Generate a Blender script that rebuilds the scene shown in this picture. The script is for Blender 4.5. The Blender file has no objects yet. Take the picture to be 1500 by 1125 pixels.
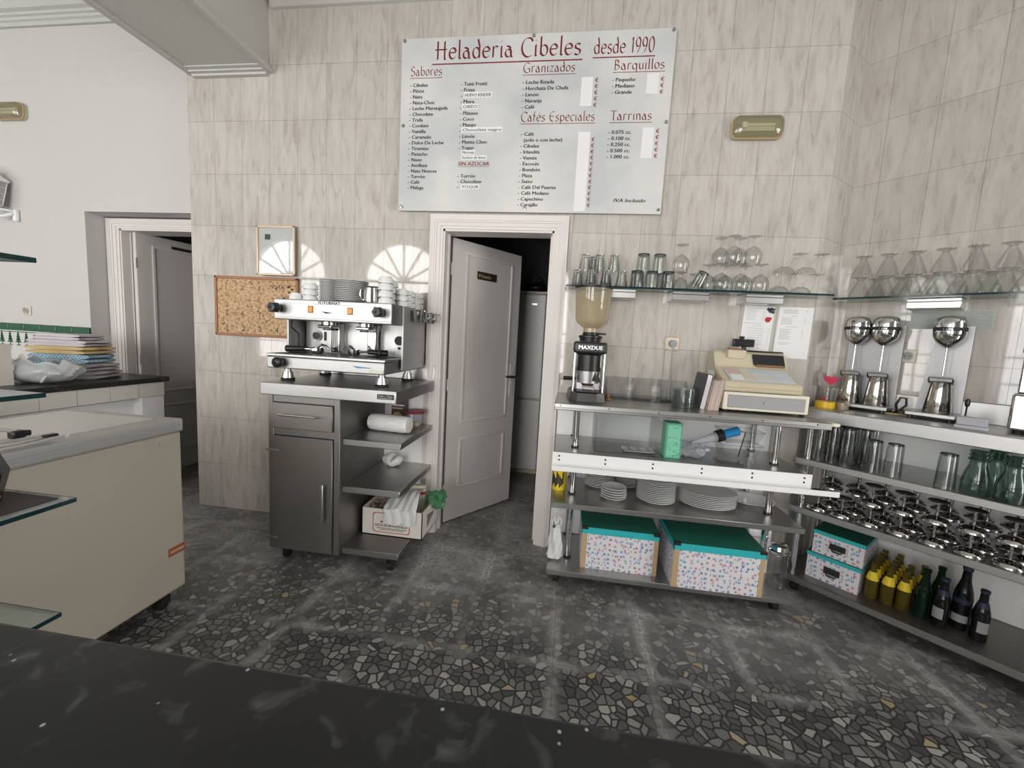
import bpy, bmesh, math, random
from mathutils import Vector, Matrix
random.seed(7)
S = bpy.context.scene
COL = S.collection
PI = math.pi

# ---------------------------------------------------------------- camera
def view_axes(yaw, pitch, roll):
    fwd = Vector((math.sin(yaw)*math.cos(pitch), math.cos(yaw)*math.cos(pitch), math.sin(pitch)))
    right = Vector((math.cos(yaw), -math.sin(yaw), 0))
    up = right.cross(fwd)
    return right*math.cos(roll)+up*math.sin(roll), up*math.cos(roll)-right*math.sin(roll), fwd
cd = bpy.data.cameras.new('camera'); cam = bpy.data.objects.new('camera', cd); COL.objects.link(cam)
_r, _u, _f = view_axes(-.1311, -.1101, .0548)
cam.matrix_world = Matrix(((_r.x, _u.x, -_f.x, 2.4233), (_r.y, _u.y, -_f.y, -2.5805), (_r.z, _u.z, -_f.z, 1.3396), (0, 0, 0, 1)))
cd.sensor_width = 36; cd.lens = 14.4; cd.clip_start = .02
S.camera = cam

# ---------------------------------------------------------------- world, daylight through the windows, an added east light, exposure
S.view_settings.view_transform = 'Standard'
S.view_settings.look = 'None'
S.view_settings.gamma = 1
S.view_settings.use_curve_mapping = False
S.view_settings.exposure = -.33
w = bpy.data.worlds.new('sky'); S.world = w; w.use_nodes = True
w.node_tree.nodes['Background'].inputs[0].default_value = (.80, .90, 1.0, 1)
w.node_tree.nodes['Background'].inputs[1].default_value = 2.0
WINDOWS = ((-4.0, 1.75), (-1.3, 1.75), (1.5, 1.75))   # centre x and width of the arched windows in the street wall
YS = -6.2                                              # the street wall, behind the camera
def day(name, loc, rot, sx, sy, power, color=(1, .965, .925)):
    l = bpy.data.lights.new(name, 'AREA'); l.shape = 'RECTANGLE'; l.size = sx; l.size_y = sy; l.energy = power; l.color = color
    o = bpy.data.objects.new(name, l); COL.objects.link(o); o.location = loc; o.rotation_euler = rot
    return o
for (cx, ww), power in zip(WINDOWS, (170, 230, 260)):
    day('daylight', (cx, YS-.35, 1.85), (PI/2, 0, 0), ww+.3, 3.3, power)
day('daylight', (6.05, -2.45, 1.7), (PI/2, 0, PI/2), 1.7, 2.7, 150)  # added light behind the unseen east window, brightens door leaf and freezer

# ---------------------------------------------------------------- materials
def new_mat(name):
    m = bpy.data.materials.new(name); m.use_nodes = True
    return m, m.node_tree, m.node_tree.nodes['Principled BSDF']
def N(t, typ, **kw):
    n = t.nodes.new(typ)
    for k, v in kw.items(): setattr(n, k, v)
    return n
def L(t, a, b): t.links.new(a, b)
def mat(name, col, rough=.5, metal=0, noise=0, nscale=20, bump=0, bscale=60, coat=0, trans=0, stretch=None, spec=.5, alpha=1, ior=1.45):
    m, t, b = new_mat(name)
    c = (*col, 1)
    b.inputs['Base Color'].default_value = c
    b.inputs['Roughness'].default_value = rough; b.inputs['Metallic'].default_value = metal
    b.inputs['Specular IOR Level'].default_value = spec
    b.inputs['Coat Weight'].default_value = coat; b.inputs['Transmission Weight'].default_value = trans
    b.inputs['Alpha'].default_value = alpha; b.inputs['IOR'].default_value = ior
    if noise or bump:
        tc = N(t, 'ShaderNodeTexCoord'); mp = N(t, 'ShaderNodeMapping')
        if stretch: mp.inputs['Scale'].default_value = stretch
        L(t, tc.outputs['Object'], mp.inputs[0])
    if noise:
        n = N(t, 'ShaderNodeTexNoise'); n.inputs['Scale'].default_value = nscale; n.inputs['Detail'].default_value = 4
        L(t, mp.outputs[0], n.inputs['Vector'])
        mx = N(t, 'ShaderNodeMix', data_type='RGBA')
        mx.inputs[6].default_value = tuple(max(0, x*(1-noise)) for x in col)+(1,)
        mx.inputs[7].default_value = tuple(min(1, x*(1+noise)) for x in col)+(1,)
        L(t, n.outputs[0], mx.inputs[0]); L(t, mx.outputs[2], b.inputs['Base Color'])
    if bump:
        n2 = N(t, 'ShaderNodeTexNoise'); n2.inputs['Scale'].default_value = bscale; n2.inputs['Detail'].default_value = 3
        L(t, mp.outputs[0], n2.inputs['Vector'])
        bp = N(t, 'ShaderNodeBump'); bp.inputs['Strength'].default_value = bump; bp.inputs['Distance'].default_value = .01
        L(t, n2.outputs[0], bp.inputs['Height']); L(t, bp.outputs[0], b.inputs['Normal'])
    return m
def ramp(t, stops, interp='LINEAR'):
    r = N(t, 'ShaderNodeValToRGB'); r.color_ramp.interpolation = interp
    e = r.color_ramp.elements
    while len(e) < len(stops): e.new(.5)
    for q, (p, c) in zip(e, stops):
        q.position = p; q.color = (*c, 1) if len(c) == 3 else c
    return r
def M1(t, op, a, b=None):
    n = N(t, 'ShaderNodeMath', operation=op)
    for i, x in enumerate((a, b)):
        if x is None: continue
        if isinstance(x, (int, float)): n.inputs[i].default_value = x
        else: L(t, x, n.inputs[i])
    return n.outputs[0]
def thin_glass(name, tint, lo=.04, hi=.55, rough=.02, power=2.5, body=None):
    """thin clear glass: see-through face on, reflecting more towards its edges"""
    m = bpy.data.materials.new(name); m.use_nodes = True; t = m.node_tree
    t.nodes.remove(t.nodes['Principled BSDF'])
    lw = N(t, 'ShaderNodeLayerWeight'); lw.inputs[0].default_value = .5
    p = M1(t, 'POWER', lw.outputs['Facing'], power)
    f = M1(t, 'ADD', M1(t, 'MULTIPLY', p, hi-lo), lo)
    tr = N(t, 'ShaderNodeBsdfTransparent')
    tm = N(t, 'ShaderNodeMix', data_type='RGBA'); tm.inputs[6].default_value = (*tint, 1); tm.inputs[7].default_value = tuple(x*.66 for x in tint)+(1,)   # a longer way through the wall near the edge
    L(t, p, tm.inputs[0]); L(t, tm.outputs[2], tr.inputs[0])
    gl = N(t, 'ShaderNodeBsdfGlossy'); gl.inputs[0].default_value = (.95, .95, .95, 1); gl.inputs['Roughness'].default_value = rough
    mx = N(t, 'ShaderNodeMixShader'); L(t, f, mx.inputs[0]); L(t, tr.outputs[0], mx.inputs[1]); L(t, gl.outputs[0], mx.inputs[2])
    out = t.nodes['Material Output']
    if body:                                             # clouded plastic: part of the light is scattered
        df = N(t, 'ShaderNodeBsdfDiffuse'); df.inputs[0].default_value = (*body[0], 1)
        m2 = N(t, 'ShaderNodeMixShader'); m2.inputs[0].default_value = body[1]
        L(t, mx.outputs[0], m2.inputs[1]); L(t, df.outputs[0], m2.inputs[2]); L(t, m2.outputs[0], out.inputs[0])
    else: L(t, mx.outputs[0], out.inputs[0])
    return m
def tile_mat(name, ux, u0):
    """glossy 20 x 33 cm wall tiles with vertical beige veins; ux is the direction along the wall"""
    m, t, b = new_mat(name)
    tc = N(t, 'ShaderNodeTexCoord')
    d = N(t, 'ShaderNodeVectorMath', operation='DOT_PRODUCT'); d.inputs[1].default_value = (*ux, 0); L(t, tc.outputs['Object'], d.inputs[0])
    sp = N(t, 'ShaderNodeSeparateXYZ'); L(t, tc.outputs['Object'], sp.inputs[0])
    u = M1(t, 'ADD', d.outputs['Value'], 20-u0); v = M1(t, 'ADD', sp.outputs['Z'], 3.328*2-2.9919)
    cb = N(t, 'ShaderNodeCombineXYZ'); L(t, u, cb.inputs[0]); L(t, v, cb.inputs[1])
    br = N(t, 'ShaderNodeTexBrick'); br.offset = 0; br.squash = 1
    for k, val in (('Scale', 1), ('Mortar Size', .0011), ('Mortar Smooth', .3), ('Brick Width', .2), ('Row Height', .3328), ('Bias', 0)):
        br.inputs[k].default_value = val
    br.inputs['Color1'].default_value = (.90, .90, .90, 1); br.inputs['Color2'].default_value = (1, 1, 1, 1); br.inputs['Mortar'].default_value = (.50, .49, .46, 1)
    L(t, cb.outputs[0], br.inputs[0])
    mp = N(t, 'ShaderNodeMapping'); mp.inputs['Scale'].default_value = (26, 5, 1); L(t, cb.outputs[0], mp.inputs[0])
    n = N(t, 'ShaderNodeTexNoise'); n.inputs['Scale'].default_value = 1; n.inputs['Detail'].default_value = 6; n.inputs['Roughness'].default_value = .65; n.inputs['Distortion'].default_value = .6
    L(t, mp.outputs[0], n.inputs['Vector'])
    r = ramp(t, [(.30, (.43, .39, .345)), (.46, (.545, .508, .46)), (.62, (.60, .568, .525))]); L(t, n.outputs[0], r.inputs[0])
    mx = N(t, 'ShaderNodeMix', data_type='RGBA', blend_type='MULTIPLY'); mx.inputs[0].default_value = 1
    L(t, r.outputs[0], mx.inputs[6]); L(t, br.outputs['Color'], mx.inputs[7]); L(t, mx.outputs[2], b.inputs['Base Color'])
    b.inputs['Roughness'].default_value = .035; b.inputs['Specular IOR Level'].default_value = .7
    n2 = N(t, 'ShaderNodeTexNoise'); n2.inputs['Scale'].default_value = 7; n2.inputs['Detail'].default_value = 1; L(t, cb.outputs[0], n2.inputs['Vector'])
    h = M1(t, 'SUBTRACT', M1(t, 'MULTIPLY', n2.outputs[0], .10), br.outputs['Fac'])
    bp = N(t, 'ShaderNodeBump'); bp.inputs['Strength'].default_value = .5; bp.inputs['Distance'].default_value = .0025
    L(t, h, bp.inputs['Height']); L(t, bp.outputs[0], b.inputs['Normal'])
    return m
def floor_mat():
    """dark terrazzo slabs of broken grey stone, worn pale along the 40 cm joints"""
    m, t, b = new_mat('terrazzo')
    tc = N(t, 'ShaderNodeTexCoord'); mp = N(t, 'ShaderNodeMapping'); mp.inputs['Location'].default_value = (20-.05, 20+.19, 0); L(t, tc.outputs['Object'], mp.inputs[0])
    wn = N(t, 'ShaderNodeTexNoise'); wn.inputs['Scale'].default_value = 9; L(t, mp.outputs[0], wn.inputs['Vector'])
    wv = N(t, 'ShaderNodeVectorMath', operation='MULTIPLY_ADD'); wv.inputs[1].default_value = (.035, .035, .035); L(t, wn.outputs['Color'], wv.inputs[0]); L(t, mp.outputs[0], wv.inputs[2])
    def vor(feature):
        v = N(t, 'ShaderNodeTexVoronoi', feature=feature); v.voronoi_dimensions = '2D'; v.inputs['Scale'].default_value = 29; v.inputs['Randomness'].default_value = 1
        L(t, wv.outputs[0], v.inputs['Vector']); return v
    v1 = vor('F1'); ve = vor('DISTANCE_TO_EDGE')
    sep = N(t, 'ShaderNodeSeparateColor'); L(t, v1.outputs['Color'], sep.inputs[0])
    st = ramp(t, [(0, (.058, .058, .056)), (.45, (.12, .118, .113)), (.8, (.20, .197, .185)), (.975, (.36, .35, .325)), (.992, (.34, .27, .14))]); L(t, sep.outputs[0], st.inputs[0])
    gap = ramp(t, [(.06, (0, 0, 0)), (.15, (1, 1, 1))]); L(t, ve.outputs['Distance'], gap.inputs[0])
    # joints
    br = N(t, 'ShaderNodeTexBrick'); br.offset = 0
    for k, val in (('Scale', 1), ('Mortar Size', .05), ('Mortar Smooth', 1), ('Brick Width', .4), ('Row Height', .4)): br.inputs[k].default_value = val
    L(t, mp.outputs[0], br.inputs[0])
    bf = N(t, 'ShaderNodeTexBrick'); bf.offset = 0
    for k, val in (('Scale', 1), ('Mortar Size', .0012), ('Mortar Smooth', .2), ('Brick Width', .4), ('Row Height', .4)): bf.inputs[k].default_value = val
    L(t, mp.outputs[0], bf.inputs[0])
    big = N(t, 'ShaderNodeTexNoise'); big.inputs['Scale'].default_value = 2.6; big.inputs['Detail'].default_value = 5; big.inputs['Roughness'].default_value = .62; L(t, mp.outputs[0], big.inputs['Vector'])
    bw = ramp(t, [(.42, (0, 0, 0)), (.64, (1, 1, 1))]); L(t, big.outputs[0], bw.inputs[0])
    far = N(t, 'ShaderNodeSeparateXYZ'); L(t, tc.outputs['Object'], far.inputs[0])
    mr = N(t, 'ShaderNodeMapRange'); mr.inputs[1].default_value = -1.0; mr.inputs[2].default_value = -.25; mr.inputs[3].default_value = .02; mr.inputs[4].default_value = .9; L(t, far.outputs[1], mr.inputs[0])   # whitish film, strengthened towards the back to paint in brighter light there
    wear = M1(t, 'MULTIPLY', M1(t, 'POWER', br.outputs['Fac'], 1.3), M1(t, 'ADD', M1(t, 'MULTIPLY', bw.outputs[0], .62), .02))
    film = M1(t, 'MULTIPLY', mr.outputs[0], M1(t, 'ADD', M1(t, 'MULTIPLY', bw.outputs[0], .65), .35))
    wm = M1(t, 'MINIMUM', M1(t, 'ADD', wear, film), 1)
    gapc = N(t, 'ShaderNodeMix', data_type='RGBA'); gapc.inputs[6].default_value = (.026, .027, .027, 1); gapc.inputs[7].default_value = (.50, .50, .49, 1); L(t, wm, gapc.inputs[0])
    stc = N(t, 'ShaderNodeMix', data_type='RGBA'); stc.inputs[7].default_value = (.42, .415, .405, 1); L(t, M1(t, 'MULTIPLY', wm, .72), stc.inputs[0]); L(t, st.outputs[0], stc.inputs[6])
    mx = N(t, 'ShaderNodeMix', data_type='RGBA'); L(t, gap.outputs[0], mx.inputs[0]); L(t, gapc.outputs[2], mx.inputs[6]); L(t, stc.outputs[2], mx.inputs[7])
    m3 = N(t, 'ShaderNodeMix', data_type='RGBA'); L(t, M1(t, 'MULTIPLY', bf.outputs['Fac'], .6), m3.inputs[0]); L(t, mx.outputs[2], m3.inputs[6]); m3.inputs[7].default_value = (.05, .05, .05, 1)
    L(t, m3.outputs[2], b.inputs['Base Color'])
    rr = M1(t, 'ADD', M1(t, 'MULTIPLY', big.outputs[0], .35), .25); L(t, rr, b.inputs['Roughness'])
    return m
def granite_mat():
    m, t, b = new_mat('black granite')
    tc = N(t, 'ShaderNodeTexCoord')
    v = N(t, 'ShaderNodeTexVoronoi'); v.inputs['Scale'].default_value = 70; L(t, tc.outputs['Object'], v.inputs['Vector'])
    n = N(t, 'ShaderNodeTexNoise'); n.inputs['Scale'].default_value = 19; n.inputs['Detail'].default_value = 7; n.inputs['Distortion'].default_value = .8; L(t, tc.outputs['Object'], n.inputs['Vector'])
    r1 = ramp(t, [(.56, (0, 0, 0)), (.72, (1, 1, 1))]); L(t, n.outputs[0], r1.inputs[0])
    r2 = ramp(t, [(.09, (1, 1, 1)), (.19, (0, 0, 0))]); L(t, v.outputs['Distance'], r2.inputs[0])
    sp = N(t, 'ShaderNodeSeparateColor'); L(t, v.outputs['Color'], sp.inputs[0])
    fl = M1(t, 'MULTIPLY', r2.outputs[0], M1(t, 'GREATER_THAN', sp.outputs[0], .93))
    c1 = N(t, 'ShaderNodeMix', data_type='RGBA'); L(t, r1.outputs[0], c1.inputs[0]); c1.inputs[6].default_value = (.014, .015, .016, 1); c1.inputs[7].default_value = (.075, .078, .078, 1)
    c2 = N(t, 'ShaderNodeMix', data_type='RGBA'); L(t, fl, c2.inputs[0]); L(t, c1.outputs[2], c2.inputs[6]); c2.inputs[7].default_value = (.40, .42, .43, 1)
    L(t, c2.outputs[2], b.inputs['Base Color']); b.inputs['Roughness'].default_value = .33; b.inputs['Specular IOR Level'].default_value = .35
    return m
def cork_mat():
    m, t, b = new_mat('cork')
    tc = N(t, 'ShaderNodeTexCoord')
    v = N(t, 'ShaderNodeTexVoronoi'); v.inputs['Scale'].default_value = 130; L(t, tc.outputs['Object'], v.inputs['Vector'])
    n = N(t, 'ShaderNodeTexNoise'); n.inputs['Scale'].default_value = 55; n.inputs['Detail'].default_value = 5; L(t, tc.outputs['Object'], n.inputs['Vector'])
    sp = N(t, 'ShaderNodeSeparateColor'); L(t, v.outputs['Color'], sp.inputs[0])
    k = M1(t, 'ADD', M1(t, 'MULTIPLY', sp.outputs[0], .3), M1(t, 'MULTIPLY', n.outputs[0], .75))
    r = ramp(t, [(.26, (.10, .055, .025)), (.40, (.40, .25, .13)), (.62, (.60, .42, .25)), (.85, (.70, .52, .33))]); L(t, k, r.inputs[0]); L(t, r.outputs[0], b.inputs['Base Color'])
    b.inputs['Roughness'].default_value = .9
    return m
def print_mat():
    """storage box paper: white with small blue, pink and red motifs"""
    m, t, b = new_mat('printed paper')
    tc = N(t, 'ShaderNodeTexCoord'); sp = N(t, 'ShaderNodeSeparateXYZ'); L(t, tc.outputs['Object'], sp.inputs[0])
    cb = N(t, 'ShaderNodeCombineXYZ'); L(t, M1(t, 'ADD', sp.outputs[0], sp.outputs[1]), cb.inputs[0]); L(t, sp.outputs[2], cb.inputs[1])
    v = N(t, 'ShaderNodeTexVoronoi'); v.voronoi_dimensions = '2D'; v.inputs['Scale'].default_value = 36; v.inputs['Randomness'].default_value = .6; L(t, cb.outputs[0], v.inputs['Vector'])
    s2 = N(t, 'ShaderNodeSeparateColor'); L(t, v.outputs['Color'], s2.inputs[0])
    cr = ramp(t, [(0, (.10, .25, .50)), (.28, (.55, .12, .30)), (.46, (.06, .08, .25)), (.6, (.60, .35, .45)), (.75, (.15, .40, .60)), (.9, (.55, .18, .15))], 'CONSTANT'); L(t, s2.outputs[0], cr.inputs[0])
    dot = ramp(t, [(.22, (1, 1, 1)), (.28, (0, 0, 0))]); L(t, v.outputs['Distance'], dot.inputs[0])
    mp = N(t, 'ShaderNodeMapping'); mp.inputs['Scale'].default_value = (110, 38, 1); L(t, cb.outputs[0], mp.inputs[0])
    v2 = N(t, 'ShaderNodeTexVoronoi'); v2.voronoi_dimensions = '2D'; v2.inputs['Scale'].default_value = 1; v2.inputs['Randomness'].default_value = .4; L(t, mp.outputs[0], v2.inputs['Vector'])
    s3 = N(t, 'ShaderNodeSeparateColor'); L(t, v2.outputs['Color'], s3.inputs[0])
    bar = M1(t, 'MULTIPLY', M1(t, 'LESS_THAN', v2.outputs['Distance'], .26), M1(t, 'GREATER_THAN', s3.outputs[0], .76))
    m1 = N(t, 'ShaderNodeMix', data_type='RGBA'); L(t, M1(t, 'MULTIPLY', dot.outputs[0], .75), m1.inputs[0]); m1.inputs[6].default_value = (.74, .73, .74, 1); L(t, cr.outputs[0], m1.inputs[7])
    m2 = N(t, 'ShaderNodeMix', data_type='RGBA'); L(t, bar, m2.inputs[0]); L(t, m1.outputs[2], m2.inputs[6]); m2.inputs[7].default_value = (.12, .26, .55, 1)
    L(t, m2.outputs[2], b.inputs['Base Color']); b.inputs['Roughness'].default_value = .5
    return m
def check_mat(name, c1, c2, scale):
    m, t, b = new_mat(name)
    tc = N(t, 'ShaderNodeTexCoord'); c = N(t, 'ShaderNodeTexChecker'); c.inputs['Scale'].default_value = scale
    c.inputs['Color1'].default_value = (*c1, 1); c.inputs['Color2'].default_value = (*c2, 1); L(t, tc.outputs['Object'], c.inputs[0]); L(t, c.outputs[0], b.inputs['Base Color'])
    b.inputs['Roughness'].default_value = .9
    return m
def board_mat():
    """frosted menu panel with a very faint grey blue printed picture"""
    m, t, b = new_mat('frosted panel')
    tc = N(t, 'ShaderNodeTexCoord'); n = N(t, 'ShaderNodeTexNoise'); n.inputs['Scale'].default_value = 2.6; n.inputs['Detail'].default_value = 6; L(t, tc.outputs['Object'], n.inputs['Vector'])
    r = ramp(t, [(.36, (.55, .57, .572)), (.52, (.64, .642, .632)), (.68, (.715, .705, .688))]); L(t, n.outputs[0], r.inputs[0]); L(t, r.outputs[0], b.inputs['Base Color'])
    b.inputs['Roughness'].default_value = .25
    return m
MT = dict(
    tile=tile_mat('wall tile', (1, 0), 0), tile_r=tile_mat('wall tile oblique', (.70711, -.70711), (4.0919-.0922)*.70711),
    tile_p=tile_mat('wall tile pier', (.70711, .70711), .005), floor=floor_mat(), granite=granite_mat(), cork=cork_mat(), print=print_mat(), board=board_mat(),
    plaster=mat('white plaster', (.60, .59, .575), .85, bump=.15, bscale=90), ceil=mat('ceiling paint', (.56, .545, .515), .9, bump=.08, bscale=60),
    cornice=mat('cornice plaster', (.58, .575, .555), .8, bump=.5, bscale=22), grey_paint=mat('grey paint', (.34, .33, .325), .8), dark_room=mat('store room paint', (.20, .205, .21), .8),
    door=mat('door enamel', (.70, .675, .65), .38, noise=.03, nscale=6), door_white=mat('frame enamel', (.74, .70, .675), .42, noise=.03, nscale=8),
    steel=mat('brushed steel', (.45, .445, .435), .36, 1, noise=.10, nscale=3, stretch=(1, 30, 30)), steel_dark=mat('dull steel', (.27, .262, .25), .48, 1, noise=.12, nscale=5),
    chrome=mat('chrome', (.72, .72, .72), .07, 1), panel_steel=mat('steel panel', (.41, .41, .405), .42, 1), column_steel=mat('smooth steel', (.33, .33, .335), .42, 1), alu=mat('aluminium', (.62, .62, .61), .35, 1), mirror=mat('polished steel', (.62, .61, .59), .10, 1),
    white=mat('white porcelain', (.78, .78, .77), .15), plate=mat('plate glaze', (.80, .80, .79), .16), black=mat('black plastic', (.012, .012, .013), .35), dkmetal=mat('dark cast metal', (.05, .05, .05), .35, .6),
    rubber=mat('black rubber', (.012, .012, .012), .7), orange=mat('orange switch', (.75, .28, .02), .3), grey=mat('grey plastic', (.33, .33, .33), .5), grey_panel=mat('grey side panel', (.42, .42, .41), .35, .5),
    beige=mat('beige plastic', (.56, .51, .37), .5), cream=mat('cream plastic', (.72, .68, .56), .45), freezer=mat('freezer enamel', (.48, .435, .365), .45, noise=.03, nscale=4), lid=mat('freezer lid', (.60, .59, .545), .35), rim=mat('freezer rim', (.42, .415, .40), .4),
    wood=mat('brown frame wood', (.36, .17, .085), .5, noise=.2, nscale=14), gold=mat('pale gilt frame', (.66, .50, .37), .35, .3), paper=mat('white paper', (.80, .80, .80), .8), card=mat('pale card', (.70, .67, .62), .8), brown_card=mat('brown card', (.26, .14, .07), .8, noise=.2, nscale=60),
    ink=mat('black ink', (.03, .03, .035), .7), grey_ink=mat('grey ink', (.46, .46, .47), .8), red=mat('dark red ink', (.22, .022, .03), .6), redc=mat('red print', (.45, .03, .04), .6), pink=mat('red heart', (.62, .03, .09), .4), brass=mat('tarnished brass', (.16, .12, .07), .35, .8),
    teal=mat('turquoise lid edge', (.03, .45, .48), .5), teal_top=mat('green lid top', (.012, .14, .095), .6), mint=mat('mint box', (.20, .55, .38), .5), green_tile=mat('green glazed tile', (.03, .11, .065), .12), blue=mat('blue plastic', (.02, .22, .48), .3), yellow=mat('yellow tape', (.72, .48, .02), .3), white_paint=mat('white lacquered steel', (.84, .84, .835), .35),
    cloth_a=mat('lilac towel', (.58, .54, .57), .95, bump=.4, bscale=300), cloth_b=mat('yellow towel', (.62, .47, .24), .95, bump=.4, bscale=300), cloth_c=check_mat('blue checked cloth', (.14, .32, .46), (.50, .60, .64), 90), cloth_d=mat('grey towel', (.40, .38, .38), .95, bump=.4, bscale=300), cloth_e=mat('mauve brown towel', (.27, .22, .22), .95, bump=.4, bscale=300),
    bag=thin_glass('thin white plastic', (.90, .90, .90), .10, .5, .2, 2, ((.86, .86, .85), .45)), bag_w=mat('white film', (.74, .74, .73), .35), bag_green=thin_glass('green film', (.35, .75, .45), .08, .4, .2, 2, ((.16, .42, .24), .38)), bag_grey=thin_glass('clear film', (.86, .88, .92), .10, .5, .12, 2, ((.70, .72, .76), .30)),
    glass=thin_glass('clear glass', (.93, .94, .935), .05, .62, .03, 1.8), shelf_glass=thin_glass('shelf glass', (.80, .87, .85), .06, .6, .02, 2.5), glass_edge=mat('green glass edge', (.008, .032, .036), .08), acrylic=thin_glass('clear acrylic', (.93, .94, .94), .03, .4, .06, 2.2), smoke=thin_glass('amber hopper plastic', (.76, .69, .54), .06, .4, .05, 2, ((.74, .67, .50), .26)),
    clear_pane=thin_glass('added front pane', (.96, .955, .95), .04, .6, .02, 2.5), green_glass=thin_glass('green glass', (.55, .68, .63), .06, .65, .03, 1.6, ((.02, .05, .04), .10)), frosted=thin_glass('pale sheen glass', (.80, .86, .84), .10, .6, .05, 2, ((.72, .78, .74), .30)), yellow_glass=thin_glass('yellow soda', (.62, .52, .12), .04, .45, .03, 2, ((.20, .15, .02), .35)), bottle_green=thin_glass('bottle green', (.10, .30, .16), .05, .4, .03, 2, ((.005, .03, .015), .4)), bottle_dark=mat('dark beer glass', (.008, .007, .009), .08), label_y=mat('yellow label', (.80, .62, .03), .5), label_w=mat('pale label', (.32, .32, .33), .5), label_b=mat('blue label', (.022, .028, .06), .5),
    lamp=mat('yellowed lamp cover', (.50, .47, .33), .25), lamp_in=mat('lamp reflector', (.66, .63, .50), .3), tube=mat('lamp tube', (.78, .78, .72), .3), cream_tile=mat('cream glazed tile', (.66, .66, .62), .15), bean=mat('coffee', (.06, .03, .02), .8), cord=mat('grey cord', (.52, .50, .48), .5), tan=mat('tan wood', (.50, .36, .20), .6), mat_brown=mat('brown mat', (.055, .048, .045), .6), vent=mat('pale green vent', (.46, .50, .47), .45), clear_card=mat('grey card box', (.42, .42, .46), .45), reg_card=mat('keypad card', (.55, .58, .62), .3), navy=mat('navy book cover', (.04, .04, .05), .5), multi=mat('striped page edges', (.50, .40, .36), .8, noise=.5, nscale=8, stretch=(60, 1, 1)), smoked=mat('smoked display', (.02, .022, .024), .12), copper=mat('brown display strip', (.20, .10, .05), .4), saucer_e=mat('stoneware edge', (.62, .62, .61), .18), fridge=mat('fridge enamel', (.76, .755, .735), .35), deep_grey=mat('drip grid', (.09, .09, .09), .4, .8), mint_dark=mat('mint print lines', (.06, .22, .16), .6), redplate=mat('orange red label', (.40, .10, .05), .5), pinklid=mat('maroon lid', (.20, .03, .05), .4), contents=mat('pale biscuit', (.62, .50, .32), .8), teabox=mat('brown carton', (.07, .05, .04), .5), straw=mat('sachet paper', (.45, .38, .34), .8))

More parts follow.
